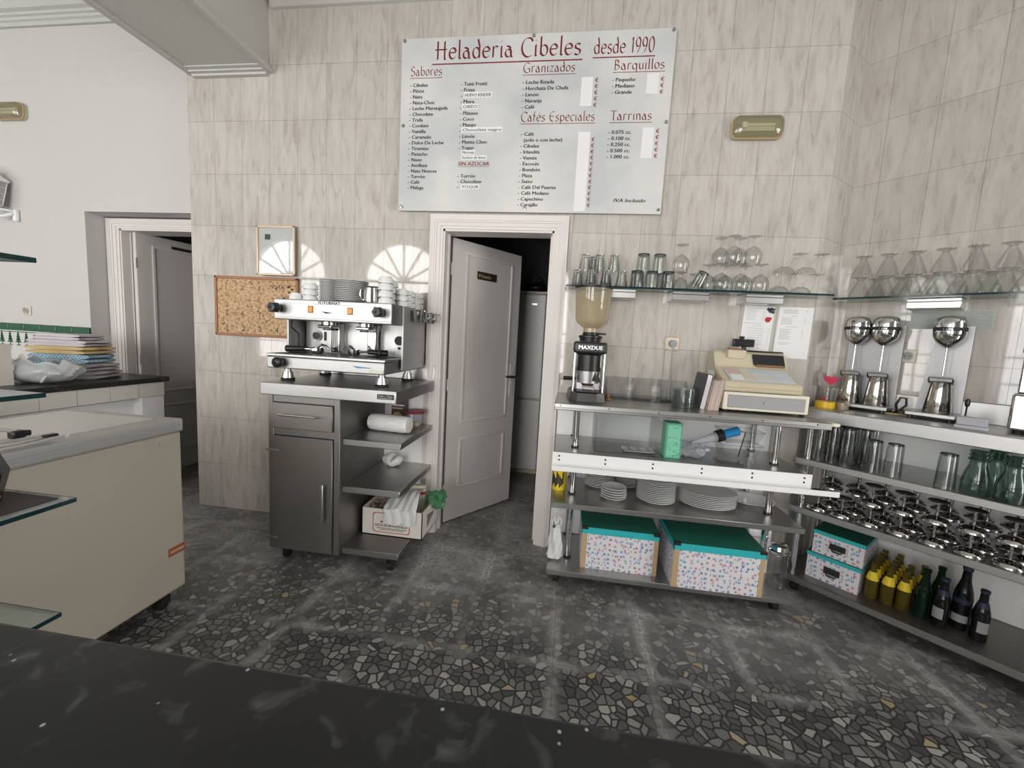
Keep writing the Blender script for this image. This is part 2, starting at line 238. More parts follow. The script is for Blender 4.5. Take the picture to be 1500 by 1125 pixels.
# ---------------------------------------------------------------- mesh collector
class MB:
    def __init__(s): s.v = []; s.f = []; s.sm = []
    def add(s, vs, fs, smooth=False, M=None):
        o = len(s.v)
        s.v += [(M @ Vector(v)) if M else Vector(v) for v in vs]
        s.f += [tuple(i+o for i in f) for f in fs]; s.sm += [smooth]*len(fs)
        return s
    def box(s, x0, x1, y0, y1, z0, z1, M=None):
        return s.add([(x, y, z) for x in (x0, x1) for y in (y0, y1) for z in (z0, z1)], [(0, 1, 3, 2), (4, 6, 7, 5), (0, 4, 5, 1), (2, 3, 7, 6), (0, 2, 6, 4), (1, 5, 7, 3)], False, M)
    def rbox(s, x0, x1, y0, y1, z0, z1, r=.005, seg=2, M=None):
        b = bmesh.new(); bmesh.ops.create_cube(b, size=1)
        for v in b.verts: v.co = Vector(((x0+x1)/2+v.co.x*(x1-x0), (y0+y1)/2+v.co.y*(y1-y0), (z0+z1)/2+v.co.z*(z1-z0)))
        bmesh.ops.bevel(b, geom=list(b.edges), offset=r, segments=seg, profile=.5, affect='EDGES')
        b.verts.index_update(); b.normal_update(); n0 = len(s.sm); s.add([v.co.copy() for v in b.verts], [[v.index for v in f.verts] for f in b.faces], True, M)
        for k, f in enumerate(b.faces):
            if max(abs(q) for q in f.normal) > .999: s.sm[n0+k] = False   # large faces stay flat, only the rounded edges are smooth
        b.free(); return s
    def ring_loft(s, rings, caps=True, closed=False, smooth=True, M=None):
        n = len(rings[0]); vs = [p for r in rings for p in r]; fs = []
        m = len(rings); K = m if closed else m-1
        for i in range(K):
            a = i*n; c = ((i+1) % m)*n
            for j in range(n): fs.append((a+j, a+(j+1) % n, c+(j+1) % n, c+j))
        s.add(vs, fs, smooth, M)
        if caps and not closed:
            s.add(rings[0][::-1], [tuple(range(n))], False, M); s.add(rings[-1], [tuple(range(n))], False, M)
        return s
    def lathe(s, prof, c=(0, 0, 0), n=24, M=None, sx=1, sy=1, caps=False):
        rings = [[(c[0]+r*sx*math.cos(2*PI*k/n), c[1]+r*sy*math.sin(2*PI*k/n), c[2]+z) for k in range(n)] for r, z in prof]
        return s.ring_loft(rings, caps, False, True, M)
    def cyl(s, p, q, r, r2=None, n=16):
        p, q = Vector(p), Vector(q); d = (q-p).normalized(); a = d.orthogonal().normalized(); b = d.cross(a); r2 = r if r2 is None else r2
        R = lambda c, rr: [c+(a*math.cos(2*PI*k/n)+b*math.sin(2*PI*k/n))*rr for k in range(n)]
        return s.ring_loft([R(p, r), R(q, r2)])
    def tube(s, pts, r, n=8, closed=False):
        P = [Vector(p) for p in pts]; m = len(P); rings = []; a = None
        for i in range(m):
            if closed: d = P[(i+1) % m]-P[i-1]
            else: d = P[min(i+1, m-1)]-P[max(i-1, 0)]
            d.normalize()
            a = d.orthogonal().normalized() if a is None else (a-d*a.dot(d)).normalized()
            b = d.cross(a); rr = r[i] if isinstance(r, (list, tuple)) else r
            rings.append([P[i]+(a*math.cos(2*PI*k/n)+b*math.sin(2*PI*k/n))*rr for k in range(n)])
        return s.ring_loft(rings, not closed, closed)
    def prism(s, poly, d, M=None):
        n = len(poly); d = Vector(d); A = [Vector(p) for p in poly]; B = [p+d for p in A]
        return s.add(A+B, [tuple(range(n))[::-1], tuple(range(n, 2*n))]+[(i, (i+1) % n, n+(i+1) % n, n+i) for i in range(n)], False, M)
    def grid(s, fn, nu, nv, smooth=True):
        vs = [fn(i/nu, j/nv) for i in range(nu+1) for j in range(nv+1)]
        return s.add(vs, [(i*(nv+1)+j, (i+1)*(nv+1)+j, (i+1)*(nv+1)+j+1, i*(nv+1)+j+1) for i in range(nu) for j in range(nv)], smooth)
    def sphere(s, c, rx, ry, rz, n=16, m=10):
        return s.lathe([(max(1e-4, math.sin(PI*k/m)), -math.cos(PI*k/m)) for k in range(m+1)], n=n, M=Matrix.Translation(c) @ Matrix.Diagonal((rx, ry, rz, 1)))
    def build(s, name, m, parent=None, sharp=40):
        me = bpy.data.meshes.new(name); me.from_pydata([tuple(v) for v in s.v], [], s.f)
        me.polygons.foreach_set('use_smooth', s.sm)
        b = bmesh.new(); b.from_mesh(me); bmesh.ops.remove_doubles(b, verts=b.verts, dist=2e-5); bmesh.ops.recalc_face_normals(b, faces=b.faces); b.to_mesh(me); b.free()
        flat = [p.index for p in me.polygons if not p.use_smooth]
        me.set_sharp_from_angle(angle=math.radians(sharp))
        for i in flat: me.polygons[i].use_smooth = False
        me.materials.append(MT[m] if isinstance(m, str) else m)
        o = bpy.data.objects.new(name, me); COL.objects.link(o)
        if parent: o.parent = parent
        return o
def thing(name, label, cat, loc=(0, 0, 0), rz=0, group=None):
    o = bpy.data.objects.new(name, None); COL.objects.link(o); o.location = loc; o.rotation_euler = (0, 0, rz)
    o.empty_display_size = .05
    return tag(o, label, cat, group)
def tag(o, label, cat, group=None):
    o['label'] = label; o['category'] = cat
    if group: o['group'] = group
    return o
def struct(name, mb, m, parent=None):
    o = mb.build(name, m, parent)
    if not parent: o['kind'] = 'structure'
    return o
def dup(root, loc=None, rot=None, label=None, group=None):
    r = root.copy(); COL.objects.link(r)
    for k in list(r.keys()): pass
    if loc is not None: r.location = loc
    if rot is not None: r.rotation_euler = rot
    if label: r['label'] = label
    if group: r['group'] = group
    for ch in list(root.children):
        c = ch.copy(); COL.objects.link(c); c.parent = r
        for g in list(ch.children):
            d = g.copy(); COL.objects.link(d); d.parent = c
    return r
def repeat(proto, spots, labels, group):
    """put the prototype on the first spot and copies on the others; a spot is (loc, rot)"""
    out = []
    for i, (loc, rot) in enumerate(spots):
        lab = labels[i] if isinstance(labels, (list, tuple)) else labels
        if i == 0:
            proto.location = loc; proto.rotation_euler = rot; proto['label'] = lab; proto['group'] = group; out.append(proto)
        else: out.append(dup(proto, loc, rot, lab, group))
    return out
ORD = ['first', 'second', 'third', 'fourth', 'fifth', 'sixth', 'seventh', 'eighth', 'ninth', 'tenth', 'eleventh', 'twelfth', 'thirteenth', 'fourteenth', 'fifteenth', 'sixteenth', 'seventeenth', 'eighteenth']
# the oblique right wall: s runs along it to the right, off is the distance in front of it
RZ = -PI/4
def W(s, off, z): return (4.0919+.70711*s-.70711*off, .0922-.70711*s-.70711*off, z)

# ---------------------------------------------------------------- lettering
def text_mesh(mb, body, o, size, u=(1, 0, 0), v=(0, 0, 1), bold=0, shear=0, sx=1, width=None, align='LEFT'):
    c = bpy.data.curves.new('t', 'FONT'); c.body = body; c.size = size; c.shear = shear; c.align_x = align; c.resolution_u = 2
    ob = bpy.data.objects.new('t', c); me = bpy.data.meshes.new_from_object(ob)
    vs = [w.co.copy() for w in me.vertices]; fs = [tuple(p.vertices) for p in me.polygons]
    bpy.data.objects.remove(ob); bpy.data.curves.remove(c); bpy.data.meshes.remove(me)
    if width and vs:
        x1 = max(p.x for p in vs); x0 = min(p.x for p in vs); sx = width/(x1-x0)
    u, v, o = Vector(u), Vector(v), Vector(o)
    nrm = u.cross(v)
    for q, (dx, dy) in enumerate(((0, 0), (bold, bold*.3), (-bold, -bold*.3)) if bold else ((0, 0),)):
        mb.add([o+u*(p.x*sx+dx)+v*(p.y+dy)+nrm*(.00002*q) for p in vs], fs)
def arc(cx, cy, rx, ry, a0, a1, n=14):
    return [(cx+rx*math.cos(math.radians(a0+(a1-a0)*k/n)), cy+ry*math.sin(math.radians(a0+(a1-a0)*k/n))) for k in range(n+1)]
GLY = {  # broad-nib letters: strokes on a grid where the capital height is .74 and the small letters .46
    'H': (.66, [[(.08, .70), (.14, .74), (.14, .0), (.08, -.02)], [(.50, .74), (.50, .0), (.56, -.02)], [(.0, .40), (.62, .40)]]),
    'C': (.60, [arc(.36, .36, .32, .39, 55, 305), [(.52, .70), (.58, .60)]]), 'S': (.46, [arc(.22, .55, .17, .18, 40, 230, 10)+arc(.20, .18, .20, .20, 60, -150, 12)]),
    'G': (.66, [arc(.36, .36, .32, .39, 55, 300), [(.36, .30), (.58, .30), (.58, .02)]]), 'B': (.54, [[(.10, .74), (.10, 0)], arc(.10, .56, .28, .18, 90, -90, 10), arc(.10, .19, .36, .20, 90, -90, 10)]),
    'E': (.56, [arc(.36, .36, .30, .38, 70, 290), [(.08, .38), (.48, .38)]]), 'T': (.52, [[(.0, .70), (.52, .72)], [(.26, .72), (.26, .0), (.36, 0)]]),
    'e': (.42, [arc(.21, .23, .18, .23, 20, 320), [(.04, .25), (.37, .27)]]), 'l': (.20, [[(.08, .78), (.08, .03), (.16, .0)]]), 'a': (.44, [arc(.18, .16, .15, .16, 0, 360), [(.10, .46), (.26, .40), (.34, .0), (.40, 0)]]),
    'd': (.46, [arc(.20, .22, .17, .22, 0, 360), [(.28, .78), (.37, .5), (.37, 0)]]), 'r': (.36, [[(.08, .46), (.08, 0)], [(.08, .34), (.20, .46), (.32, .43)]]), 'i': (.20, [[(.08, .46), (.08, .02), (.14, 0)], [(.07, .62), (.10, .65)]]),
    'b': (.46, [[(.08, .78), (.08, .05)], arc(.24, .22, .17, .22, 0, 360)]), 's': (.34, [arc(.16, .34, .12, .11, 30, 220, 8)+arc(.15, .11, .14, .12, 70, -150, 10)]), 'o': (.44, [arc(.21, .23, .17, .23, 0, 360)]),
    'n': (.46, [[(.08, .46), (.08, 0)], arc(.22, .28, .14, .18, 180, 0, 8)+[(.36, 0), (.42, 0)]]), 'z': (.40, [[(.04, .44), (.34, .44), (.04, .02), (.36, .02)]]), 'q': (.46, [arc(.20, .22, .17, .22, 0, 360), [(.37, .44), (.37, -.24)]]),
    'u': (.46, [[(.08, .46), (.08, .15)]+arc(.22, .16, .14, .16, 180, 360, 8), [(.36, .46), (.36, 0)]]), 'f': (.30, [arc(.22, .62, .12, .13, 60, 180, 6)+[(.10, 0)], [(.0, .44), (.26, .44)]]), 'c': (.38, [arc(.21, .23, .18, .23, 50, 310)]),
    'p': (.46, [[(.08, .46), (.08, -.24)], arc(.24, .22, .17, .22, 0, 360)]), '1': (.26, [[(.04, .62), (.14, .74), (.14, 0)]]), '9': (.42, [arc(.20, .50, .16, .22, 0, 360), [(.36, .55), (.33, .25), (.18, 0)]]), '0': (.46, [arc(.21, .36, .18, .37, 0, 360)]), ' ': (.26, [])}
def nib_text(mb, body, o, width, height, u=(1, 0, 0), v=(0, 0, 1), nib=.075, ang=32):
    u, v, o = Vector(u), Vector(v), Vector(o)
    adv = 0; strokes = []
    for ch in body:
        acute = ch == 'é'
        wd, st = GLY['e' if acute else ch]
        for q in st: strokes.append([(x+adv, y) for x, y in q])
        if acute: strokes.append([(adv+.18, .54), (adv+.30, .66)])
        adv += wd+.06
    k = width/(adv-.06); kh = height/.74
    nx, ny = nib/2*math.cos(math.radians(ang)), nib/2*math.sin(math.radians(ang))
    for j, q in enumerate(strokes):
        P = lambda x, y: o+u*(x*k)+v*(y*kh)
        d = Vector(u).cross(v)*-.00002*j
        for (x0, y0), (x1, y1) in zip(q, q[1:]):
            mb.add([P(x0-nx, y0-ny)+d, P(x0+nx, y0+ny)+d, P(x1+nx, y1+ny)+d, P(x1-nx, y1-ny)+d], [(0, 1, 2, 3)])
            px, py = -ny*.28, nx*.28
            mb.add([P(x0-px, y0-py)+d, P(x0+px, y0+py)+d, P(x1+px, y1+py)+d, P(x1-px, y1-py)+d], [(0, 1, 2, 3)])
# ================================================================ THE ROOM
def room():
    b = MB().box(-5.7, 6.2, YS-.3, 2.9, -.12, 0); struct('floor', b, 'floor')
    # tiled back wall with the store room door
    b = MB(); T = .13
    b.box(-.195, 1.595, 0, T, 0, 3.80); b.box(2.295, 3.803, 0, T, 0, 3.80); b.box(1.595, 2.295, 0, T, 2.0, 3.80)
    struct('wall_back', b, 'tile')
    # short pier face and the oblique right wall
    p0 = Vector((3.803, 0)); p1 = Vector(W(-.118, 0, 0)[:2]); p2 = Vector(W(2.15, 0, 0)[:2]); nn = Vector((.70711, .70711))
    b = MB().prism([(p0.x, p0.y, 0), (p1.x, p1.y, 0), (p1.x, p1.y+.3, 0), (p0.x, p0.y+.3, 0)], (0, 0, 3.8)); struct('wall_pier', b, 'tile_p')
    q1 = p1+nn*.15; q2 = p2+nn*.15
    b = MB().prism([(p1.x, p1.y, 0), (p2.x, p2.y, 0), (q2.x, q2.y, 0), (q1.x, q1.y, 0)], (0, 0, 3.8)); struct('wall_right', b, 'tile_r')
    b = MB(); xe = p2.x; b.box(xe, xe+.15, YS-.15, -3.1, 0, 3.9); b.box(xe, xe+.15, -1.75, p2.y+.1, 0, 3.9); b.box(xe, xe+.15, -3.1, -1.75, 0, .45); b.box(xe, xe+.15, -3.1, -1.75, 2.8, 3.9); struct('wall_east', b, 'plaster')
    b = MB()
    for y in (-3.1, -2.425, -1.75): b.box(xe+.05, xe+.10, y-.03, y+.03, .45, 2.8)
    for z in (.48, 1.6, 2.77): b.box(xe+.05, xe+.10, -3.1, -1.75, z-.03, z+.03)
    struct('window_4', b, 'door_white')  # unseen east window, added to let more light onto the door side
    # white plaster wall with the recessed door on the left
    b = MB(); b.box(-5.45, -1.25, .15, .46, 0, 3.95); b.box(-1.25, -.195, .15, .46, 2.115, 3.95); b.box(-.335, -.195, .15, .46, 0, 2.115)
    struct('wall_left', b, 'plaster')
    struct('wall_west', MB().box(-5.45, -5.3, YS-.15, .15, 0, 3.95), 'plaster')
    # street wall with three arched windows, behind the camera
    b = MB(); Y0, Y1 = YS-.15, YS; xs = [-5.45]
    def arch(cx, ww, sill=.30, spring=2.45):
        r = ww/2; return [(cx-r, sill), (cx-r, spring)]+[(cx-r*math.cos(PI*k/16), spring+r*math.sin(PI*k/16)*.95) for k in range(1, 16)]+[(cx+r, spring), (cx+r, sill)]
    x = -5.45
    for cx, ww in WINDOWS:
        r = ww/2; b.box(x, cx-r, Y0, Y1, 0, 3.95); b.box(cx-r, cx+r, Y0, Y1, 0, .30)
        A = arch(cx, ww)[1:-1]
        for (xa, za), (xb, zb) in zip(A, A[1:]):
            b.prism([(xa, Y0, za), (xb, Y0, zb), (xb, Y0, 3.95), (xa, Y0, 3.95)], (0, Y1-Y0, 0))
        x = cx+r
    b.box(x, p2.x+.15, Y0, Y1, 0, 3.95); struct('wall_street', b, 'plaster')
    for k, (cx, ww) in enumerate(WINDOWS):
        r = ww/2; f = MB(); ym = YS-.08
        A = arch(cx, ww); f.tube([(a, ym, z) for a, z in A], .03, 6)
        f.box(cx-r, cx+r, ym-.02, ym+.02, 2.42, 2.48); f.box(cx-.02, cx+.02, ym-.02, ym+.02, .30, 2.45)
        for q in range(1, 6):
            a = PI*q/6; f.cyl((cx, ym, 2.45), (cx-r*math.cos(a), ym, 2.45+r*.95*math.sin(a)), .03, n=6)
        for zz in (1.0, 1.5): f.box(cx-r, cx+r, ym-.012, ym+.012, zz-.012, zz+.012)
        struct('window_%d' % (k+1), f, 'door_white')
    # ceilings and the beam between them
    b = MB(); b.box(.30, p2.x+.15, YS-.15, .6, 3.36, 3.5); b.box(-5.45, .30, YS-.15, .6, 3.78, 3.95); struct('ceiling', b, 'ceil')
    b = MB(); b.box(-.13, .40, YS, -.0005, 2.955, 3.78); struct('trim_1', b, 'ceil')
    b = MB()
    for (xo, xi) in ((-.165, -.13), (.435, .40)):        # stepped moulding along both lower edges of the beam
        a, c = min(xo, xi), max(xo, xi); sgn = 1 if xi > xo else -1
        b.box(a+(0 if sgn > 0 else 0), c, YS, -.001, 2.942, 2.962)
        m0, m1 = (xi-sgn*.022, xi) if sgn > 0 else (xi, xi+.022)
        b.box(m0, m1, YS, -.001, 2.962, 2.985); m0, m1 = (xi-.010, xi) if sgn > 0 else (xi, xi+.010); b.box(m0, m1, YS, -.001, 2.985, 3.0)
    struct('trim_2', b, 'ceil')
    b = MB(); b.box(-.13, .40, -.030, -.001, 2.925, 2.9545); b.box(-.13, .40, -.055, -.030, 2.938, 2.9545); b.box(-.13, .40, -.085, -.055, 2.947, 2.9545)
    struct('trim_3', b, 'cornice')
    # cornice of the white wall
    pr = [(0, 3.40), (-.02, 3.40), (-.02, 3.425), (-.035, 3.432), (-.035, 3.45), (-.05, 3.455), (-.05, 3.472), (-.075, 3.48), (-.10, 3.52), (-.14, 3.60), (-.20, 3.68), (-.26, 3.72), (-.26, 3.78), (0, 3.78)]
    struct('trim_4', MB().prism([(-5.3, .1495+y, z) for y, z in pr], (5.17, 0, 0)), 'cornice')
    struct('trim_5', MB().prism([(.435, y, z) for y, z in [(-.0005, 3.315), (-.018, 3.32), (-.03, 3.34), (-.045, 3.36), (-.0005, 3.36)]], (3.36, 0, 0)), 'ceil')
    # border of green tiles and tree tiles along the white wall
    b = MB()
    for k in range(13):
        x0 = -1.252-.15*(k+1); b.rbox(x0+.001, x0+.149, .134, .1495, 1.192, 1.247, .006, 2)
    b.rbox(-1.265, -1.2505, .134, .299, 1.192, 1.247, .005, 2)
    struct('trim_6', b, 'green_tile')
    b = MB(); b.box(-3.2, -1.251, .141, .1495, .90, 1.19); b.box(-1.2495, -1.2425, .1505, .299, .90, 1.19); struct('trim_7', b, 'cream_tile')
    b = MB()
    for k in range(24):                                   # little dark green fir trees printed on the border
        cx = -1.30-.078*k
        for q in range(4):
            z = 1.095+.02*q; hw = .030-.006*q
            b.prism([(cx-hw, .1405, z), (cx+hw, .1405, z), (cx, .1405, z+.034)], (0, -.0006, 0))
        b.box(cx-.004, cx+.004, .1399, .1405, 1.078, 1.096)
        b.box(cx-.020, cx+.020, .1399, .1405, 1.072, 1.079)
    b.box(-3.2, -1.251, .1399, .1405, 1.176, 1.182)
    struct('trim_8', b, 'green_tile')
    # back rooms
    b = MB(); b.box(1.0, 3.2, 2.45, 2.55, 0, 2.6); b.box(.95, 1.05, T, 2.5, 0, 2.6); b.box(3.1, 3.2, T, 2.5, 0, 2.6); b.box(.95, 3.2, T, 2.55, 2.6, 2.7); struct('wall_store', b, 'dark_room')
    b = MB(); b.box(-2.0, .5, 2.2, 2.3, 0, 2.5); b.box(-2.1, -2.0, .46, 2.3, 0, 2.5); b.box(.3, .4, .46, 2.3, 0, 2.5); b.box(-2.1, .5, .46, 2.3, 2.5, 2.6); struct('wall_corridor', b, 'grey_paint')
    # door frames: stepped architrave and jamb lining
    def frame(name, xo0, xi0, xi1, xo1, zi, zo, y, jy):
        b = MB()
        steps = ((0, 1.0, .012), (.0, .80, .018), (.18, .55, .024), (.30, .42, .028))
        for a, c, th in steps:
            fa = lambda p, q, t: p+(q-p)*t
            b.box(fa(xo0, xi0, a), fa(xo0, xi0, c), y-th, y, 0, fa(zo, zi, c))
            b.box(fa(xo1, xi1, c), fa(xo1, xi1, a), y-th, y, 0, fa(zo, zi, c))
            b.box(fa(xo0, xi0, a), fa(xo1, xi1, a), y-th, y, fa(zo, zi, c), fa(zo, zi, a))
        b.box(xi0-.012, xi0+.012, y-.004, jy, 0, zi+.012); b.box(xi1-.012, xi1+.012, y-.004, jy, 0, zi+.012); b.box(xi0-.012, xi1+.012, y-.004, jy, zi-.012, zi+.012)
        b.box(xi0+.012, xi0+.024, y+.06, y+.085, 0, zi-.012); b.box(xi1-.024, xi1-.012, y+.06, y+.085, 0, zi-.012)
        return struct(name, b, 'door_white')
    frame('trim_9', 1.513, 1.597, 2.293, 2.377, 2.0, 2.087, -.0005, T)
    frame('trim_10', -1.243, -1.13, -.42, -.34, 2.03, 2.105, .2995, .46)
room()
def door_leaf(name, hinge, ang, wd, ht, panels, plate, handle):
    d = MB().rbox(0, wd, -.018, .018, .008, ht, .003, 1)
    o = struct(name, d, 'door'); o.location = hinge; o.rotation_euler = (0, 0, ang)
    for x0, x1, z0, z1 in panels:
        m = MB()
        for side in (-1, 1):
            y0, y1 = (-.027, -.0182) if side < 0 else (.0182, .027)
            for a, c, e, g in ((x0, x1, z0, z0+.022), (x0, x1, z1-.022, z1), (x0, x0+.022, z0+.022, z1-.022), (x1-.022, x1, z0+.022, z1-.022)): m.rbox(a, c, y0, y1, e, g, .004, 2)
        m.build('panel_moulding', 'door_white', o)
    x0, x1, z0, z1 = plate
    p = MB().rbox(x0, x1, -.0225, -.0184, z0, z1, .001, 1).build('sign_plate', 'brass', o)
    if handle:
        t = MB(); text_mesh(t, 'Privado', (x0+.012, -.0227, z0+.014), .036, bold=.001, width=(x1-x0)*.62); t.build('lettering', 'gold', p)
        h = MB().rbox(handle-.02, handle+.02, -.026, -.0184, .88, 1.14, .006, 2); hp = h.build('handle_plate', 'door_white', o)
        h = MB().cyl((handle, -.027, 1.04), (handle, -.065, 1.04), .008).tube([(handle, -.062, 1.04), (handle-.03, -.066, 1.04), (handle-.10, -.062, 1.045)], .009); h.build('door_handle', 'brass', o)
    for z in (.25, 1.0, 1.78): MB().cyl((-.006, -.019, z-.04), (-.006, -.019, z+.04), .007, n=10).build('hinge', 'door_white', o)
    return o
door_leaf('door_1', (1.608, .146, 0), math.atan2(.559, .396), .682, 1.985, ((.112, .588, .722, 1.912), (.112, .578, .236, .612)), (.222, .412, 1.745, 1.80), .628)
door_leaf('door_2', (-1.065, .345, 0), math.radians(79.5), .68, 2.02, ((.112, .57, .72, 1.94), (.112, .57, .20, .61)), (.26, .42, 1.925, 1.965), None)
# ================================================================ LEFT SIDE
def socket(name, label, loc, rz, grp, cover='cream'):
    t = thing(name, label, 'socket', loc, rz, grp)
    MB().rbox(-.036, .036, -.010, -.0005, -.036, .036, .008, 3).build('cover_plate', cover, t)
    b = MB(); b.lathe([(.0285, .004), (.0285, .0), (.024, -.0005), (.022, .006)], n=28, M=Matrix.Translation((0, -.0105, 0)) @ Matrix.Rotation(PI/2, 4, 'X')); b.build('rim', 'card', t)
    b = MB().cyl((0, -.0103, 0), (0, -.0109, 0), .020, n=24); r = b.build('recess', 'grey', t)
    MB().cyl((-.0095, -.0108, 0), (-.0095, -.0118, 0), .003, n=10).cyl((.0095, -.0108, 0), (.0095, -.0118, 0), .003, n=10).build('contact_holes', 'black', r)
    return t
socket('wall_socket', 'cream round wall socket on the white wall above the green tile border', (-1.825, .15, 1.351), 0, 'wall sockets')

def bulkhead(label, loc, rz, grp):
    """yellowed oblong emergency light: dished back, clear cover and a tube"""
    t = thing('emergency_light', label, 'lamp', loc, rz, grp)
    def stadium(w, h, y, k=8, r=.035):
        pts = []
        for cx, cz, a0 in ((w-r, h-r, 0), (-w+r, h-r, 90), (-w+r, -h+r, 180), (w-r, -h+r, 270)):
            pts += [(cx+r*math.cos(math.radians(a0+90*j/k)), y, cz+r*math.sin(math.radians(a0+90*j/k))) for j in range(k+1)]
        return pts
    b = MB().ring_loft([stadium(.135, .060, -.0005), stadium(.135, .060, -.018), stadium(.125, .052, -.024)]); b.build('back_plate', 'lamp', t)
    MB().rbox(-.085, .09, -.030, -.0245, -.020, .022, .004, 2).build('reflector', 'lamp_in', t)
    MB().cyl((-.06, -.036, .008), (.085, -.036, .008), .006, n=10).build('tube', 'tube', t)
    MB().rbox(-.085, -.06, -.046, -.0305, -.008, .022, .003, 2).build('lamp_holder', 'white', t)
    b = MB().ring_loft([stadium(.130, .056, -.0245), stadium(.128, .054, -.046), stadium(.112, .040, -.062), stadium(.070, .018, -.066, r=.017)]); b.build('cover', thin_glass('lamp cover plastic', (.80, .78, .66), .08, .5, .08, 2, ((.62, .58, .44), .14)), t)
    MB().tube(stadium(.132, .058, -.026), .004, 6, True).build('gasket', 'tan', t)
    return t
bulkhead('yellowed oblong emergency light on the white wall below the cornice', (-1.83, .15, 2.82), 0, 'emergency lights')
bulkhead('yellowed oblong emergency light on the tiled wall right of the menu board', (3.372, 0, 2.57), 0, 'emergency lights')

def lantern():
    t = thing('wall_lantern', 'white wall lantern with a gridded glass body on a curved bracket by the left edge', 'lamp', (-1.915, .15, 2.05))
    b = MB()
    b.rbox(.045, .085, -.03, -.0005, -.025, .065, .012, 3); b.build('wall_bracket', 'white_paint', t)
    b = MB().tube([(.065, -.03, .03), (.03, -.07, .0), (-.02, -.10, .0), (-.05, -.12, .04), (-.05, -.12, .075)], .012); b.tube([(.06, -.03, .05), (.0, -.09, .055), (-.05, -.12, .06)], .007); b.build('arm', 'white_paint', t)
    def sq(r, z): return [(-.05+sx*r, -.12+sy*r, z) for sx, sy in ((-1, -1), (1, -1), (1, 1), (-1, 1))]
    MB().ring_loft([sq(.062, .078), sq(.085, .255)], True, False, False).build('glass_body', 'grey_panel', t)
    b = MB()
    for i in range(4):
        for k in range(5):
            f = k/4; A0, A1 = Vector(sq(.064, .078)[i]).lerp(Vector(sq(.064, .078)[(i+1) % 4]), f), Vector(sq(.087, .255)[i]).lerp(Vector(sq(.087, .255)[(i+1) % 4]), f); b.cyl(A0, A1, .0035, n=6)
        for k in range(5):
            f = k/4; r = .064+.023*f; z = .078+.177*f; q = sq(r, z); b.cyl(q[i], q[(i+1) % 4], .0035, n=6)
    b.build('grid', 'white_paint', t)
    MB().ring_loft([sq(.098, .256), sq(.092, .272), sq(.03, .335), sq(.012, .36)], True, False, False).build('roof', 'white_paint', t)
lantern()

def back_counter():
    t = thing('tiled_counter', 'long counter with dark top and cream tiled front along the white wall', 'counter', (0, 0, 0))
    MB().rbox(-1.75, -.552, -2.6, .1325, .878, .915, .006, 2).build('worktop', 'granite', t)
    b = MB().box(-.605, -.572, -2.6, .10, .775, .8775); b.box(-1.70, -.64, -2.6, .10, .02, .76); f = b.build('carcass', 'white_paint', t)
    b = MB()
    for k in range(14):
        y1 = .098-.185*k; b.rbox(-.5715, -.564, y1-.183, y1, .777, .8765, .002, 1)
    b.build('front_tiles', 'cream_tile', t)
    b = MB().box(-.640, -.575, -.06, .10, .0, .7745).build('end_panel', 'white_paint', t)
    MB().cyl((-.57, .02, .79), (-.57, .02, .775), .006, n=8).build('hinge', 'white_paint', t)
back_counter()

def towels():
    ZC = .9155
    base = Vector((-.93, -.19, 0)); rz = math.radians(14)
    def fold(name, label, z0, h, wx, wy, m, cat, dx=0, dy=0, roll=False, rot=0):
        t = MB(); n = 22
        prof = []
        for k in range(n):                      # rounded fold at the right end, two layers open at the left
            a = 2*PI*k/n; e = .42
            prof.append((wx*math.copysign(abs(math.cos(a))**e, math.cos(a)), h/2*math.copysign(abs(math.sin(a))**.6, math.sin(a))))
        rings = []
        for j in range(9):
            f = j/8; y = -wy+2*wy*f; k = 1-.05*abs(2*f-1)**3
            rings.append([(x*k+.006*math.sin(9*f+z0*40), y+.006*math.sin(11*x*5+z0*90), h/2+zz*(1+.10*math.sin(23*x+5*f+z0*60))*k) for x, zz in prof])
        for lay in range(2):                     # two visible layers of the folded cloth
            t.ring_loft([[(p[0]+(.006 if lay else -.004)*math.sin(7*z0*40+j), p[1]-(.004 if lay else 0), p[2]*.50+lay*h*.50) for p in r] for j, r in enumerate(rings)])
        if roll: t.tube([(wx*.15+.02*k/3, -wy*.99-.004, h*.55+.004*math.sin(k)) for k in range(10)], h*.36, 8)
        o = t.build(name, m, None, 60); tag(o, label, cat, 'folded cloths on the dark counter'); o.location = (base.x+dx, base.y+dy, z0); o.rotation_euler = (0, 0, rz+rot)
    z = ZC
    for name, lab, h, wx, wy, m, dx, rot in (
        ('folded_cloth', 'thin grey folded cloth at the bottom of the towel pile on the counter', .052, .150, .11, 'cloth_d', .07, .1), ('folded_cloth', 'grey folded cloth under the blue checked one in the towel pile', .048, .150, .11, 'cloth_d', .06, -.05),
        ('folded_cloth', 'blue and white checked folded cloth in the middle of the towel pile', .060, .185, .115, 'cloth_c', -.02, .03), ('folded_towel', 'yellow folded towel under the lilac one in the pile', .052, .185, .115, 'cloth_b', -.02, -.02),
        ('folded_towel', 'lilac folded towel second from the top of the pile', .040, .185, .112, 'cloth_a', -.03, .02), ('folded_towel', 'pale lilac towel with mauve rolled edge on top of the pile', .040, .150, .10, 'cloth_a', -.04, .0)):
        fold(name, lab, z, h, wx, wy, m, 'towel' if 'towel' in name else 'cloth', dx, 0, False, rot); z += h*1.005
towels()
def crumple(u, v, k, s):
    return s*(math.sin(9*u+5*v+k)+.7*math.sin(17*v-8*u+2*k)+.5*math.sin(31*u+23*v+k*3))
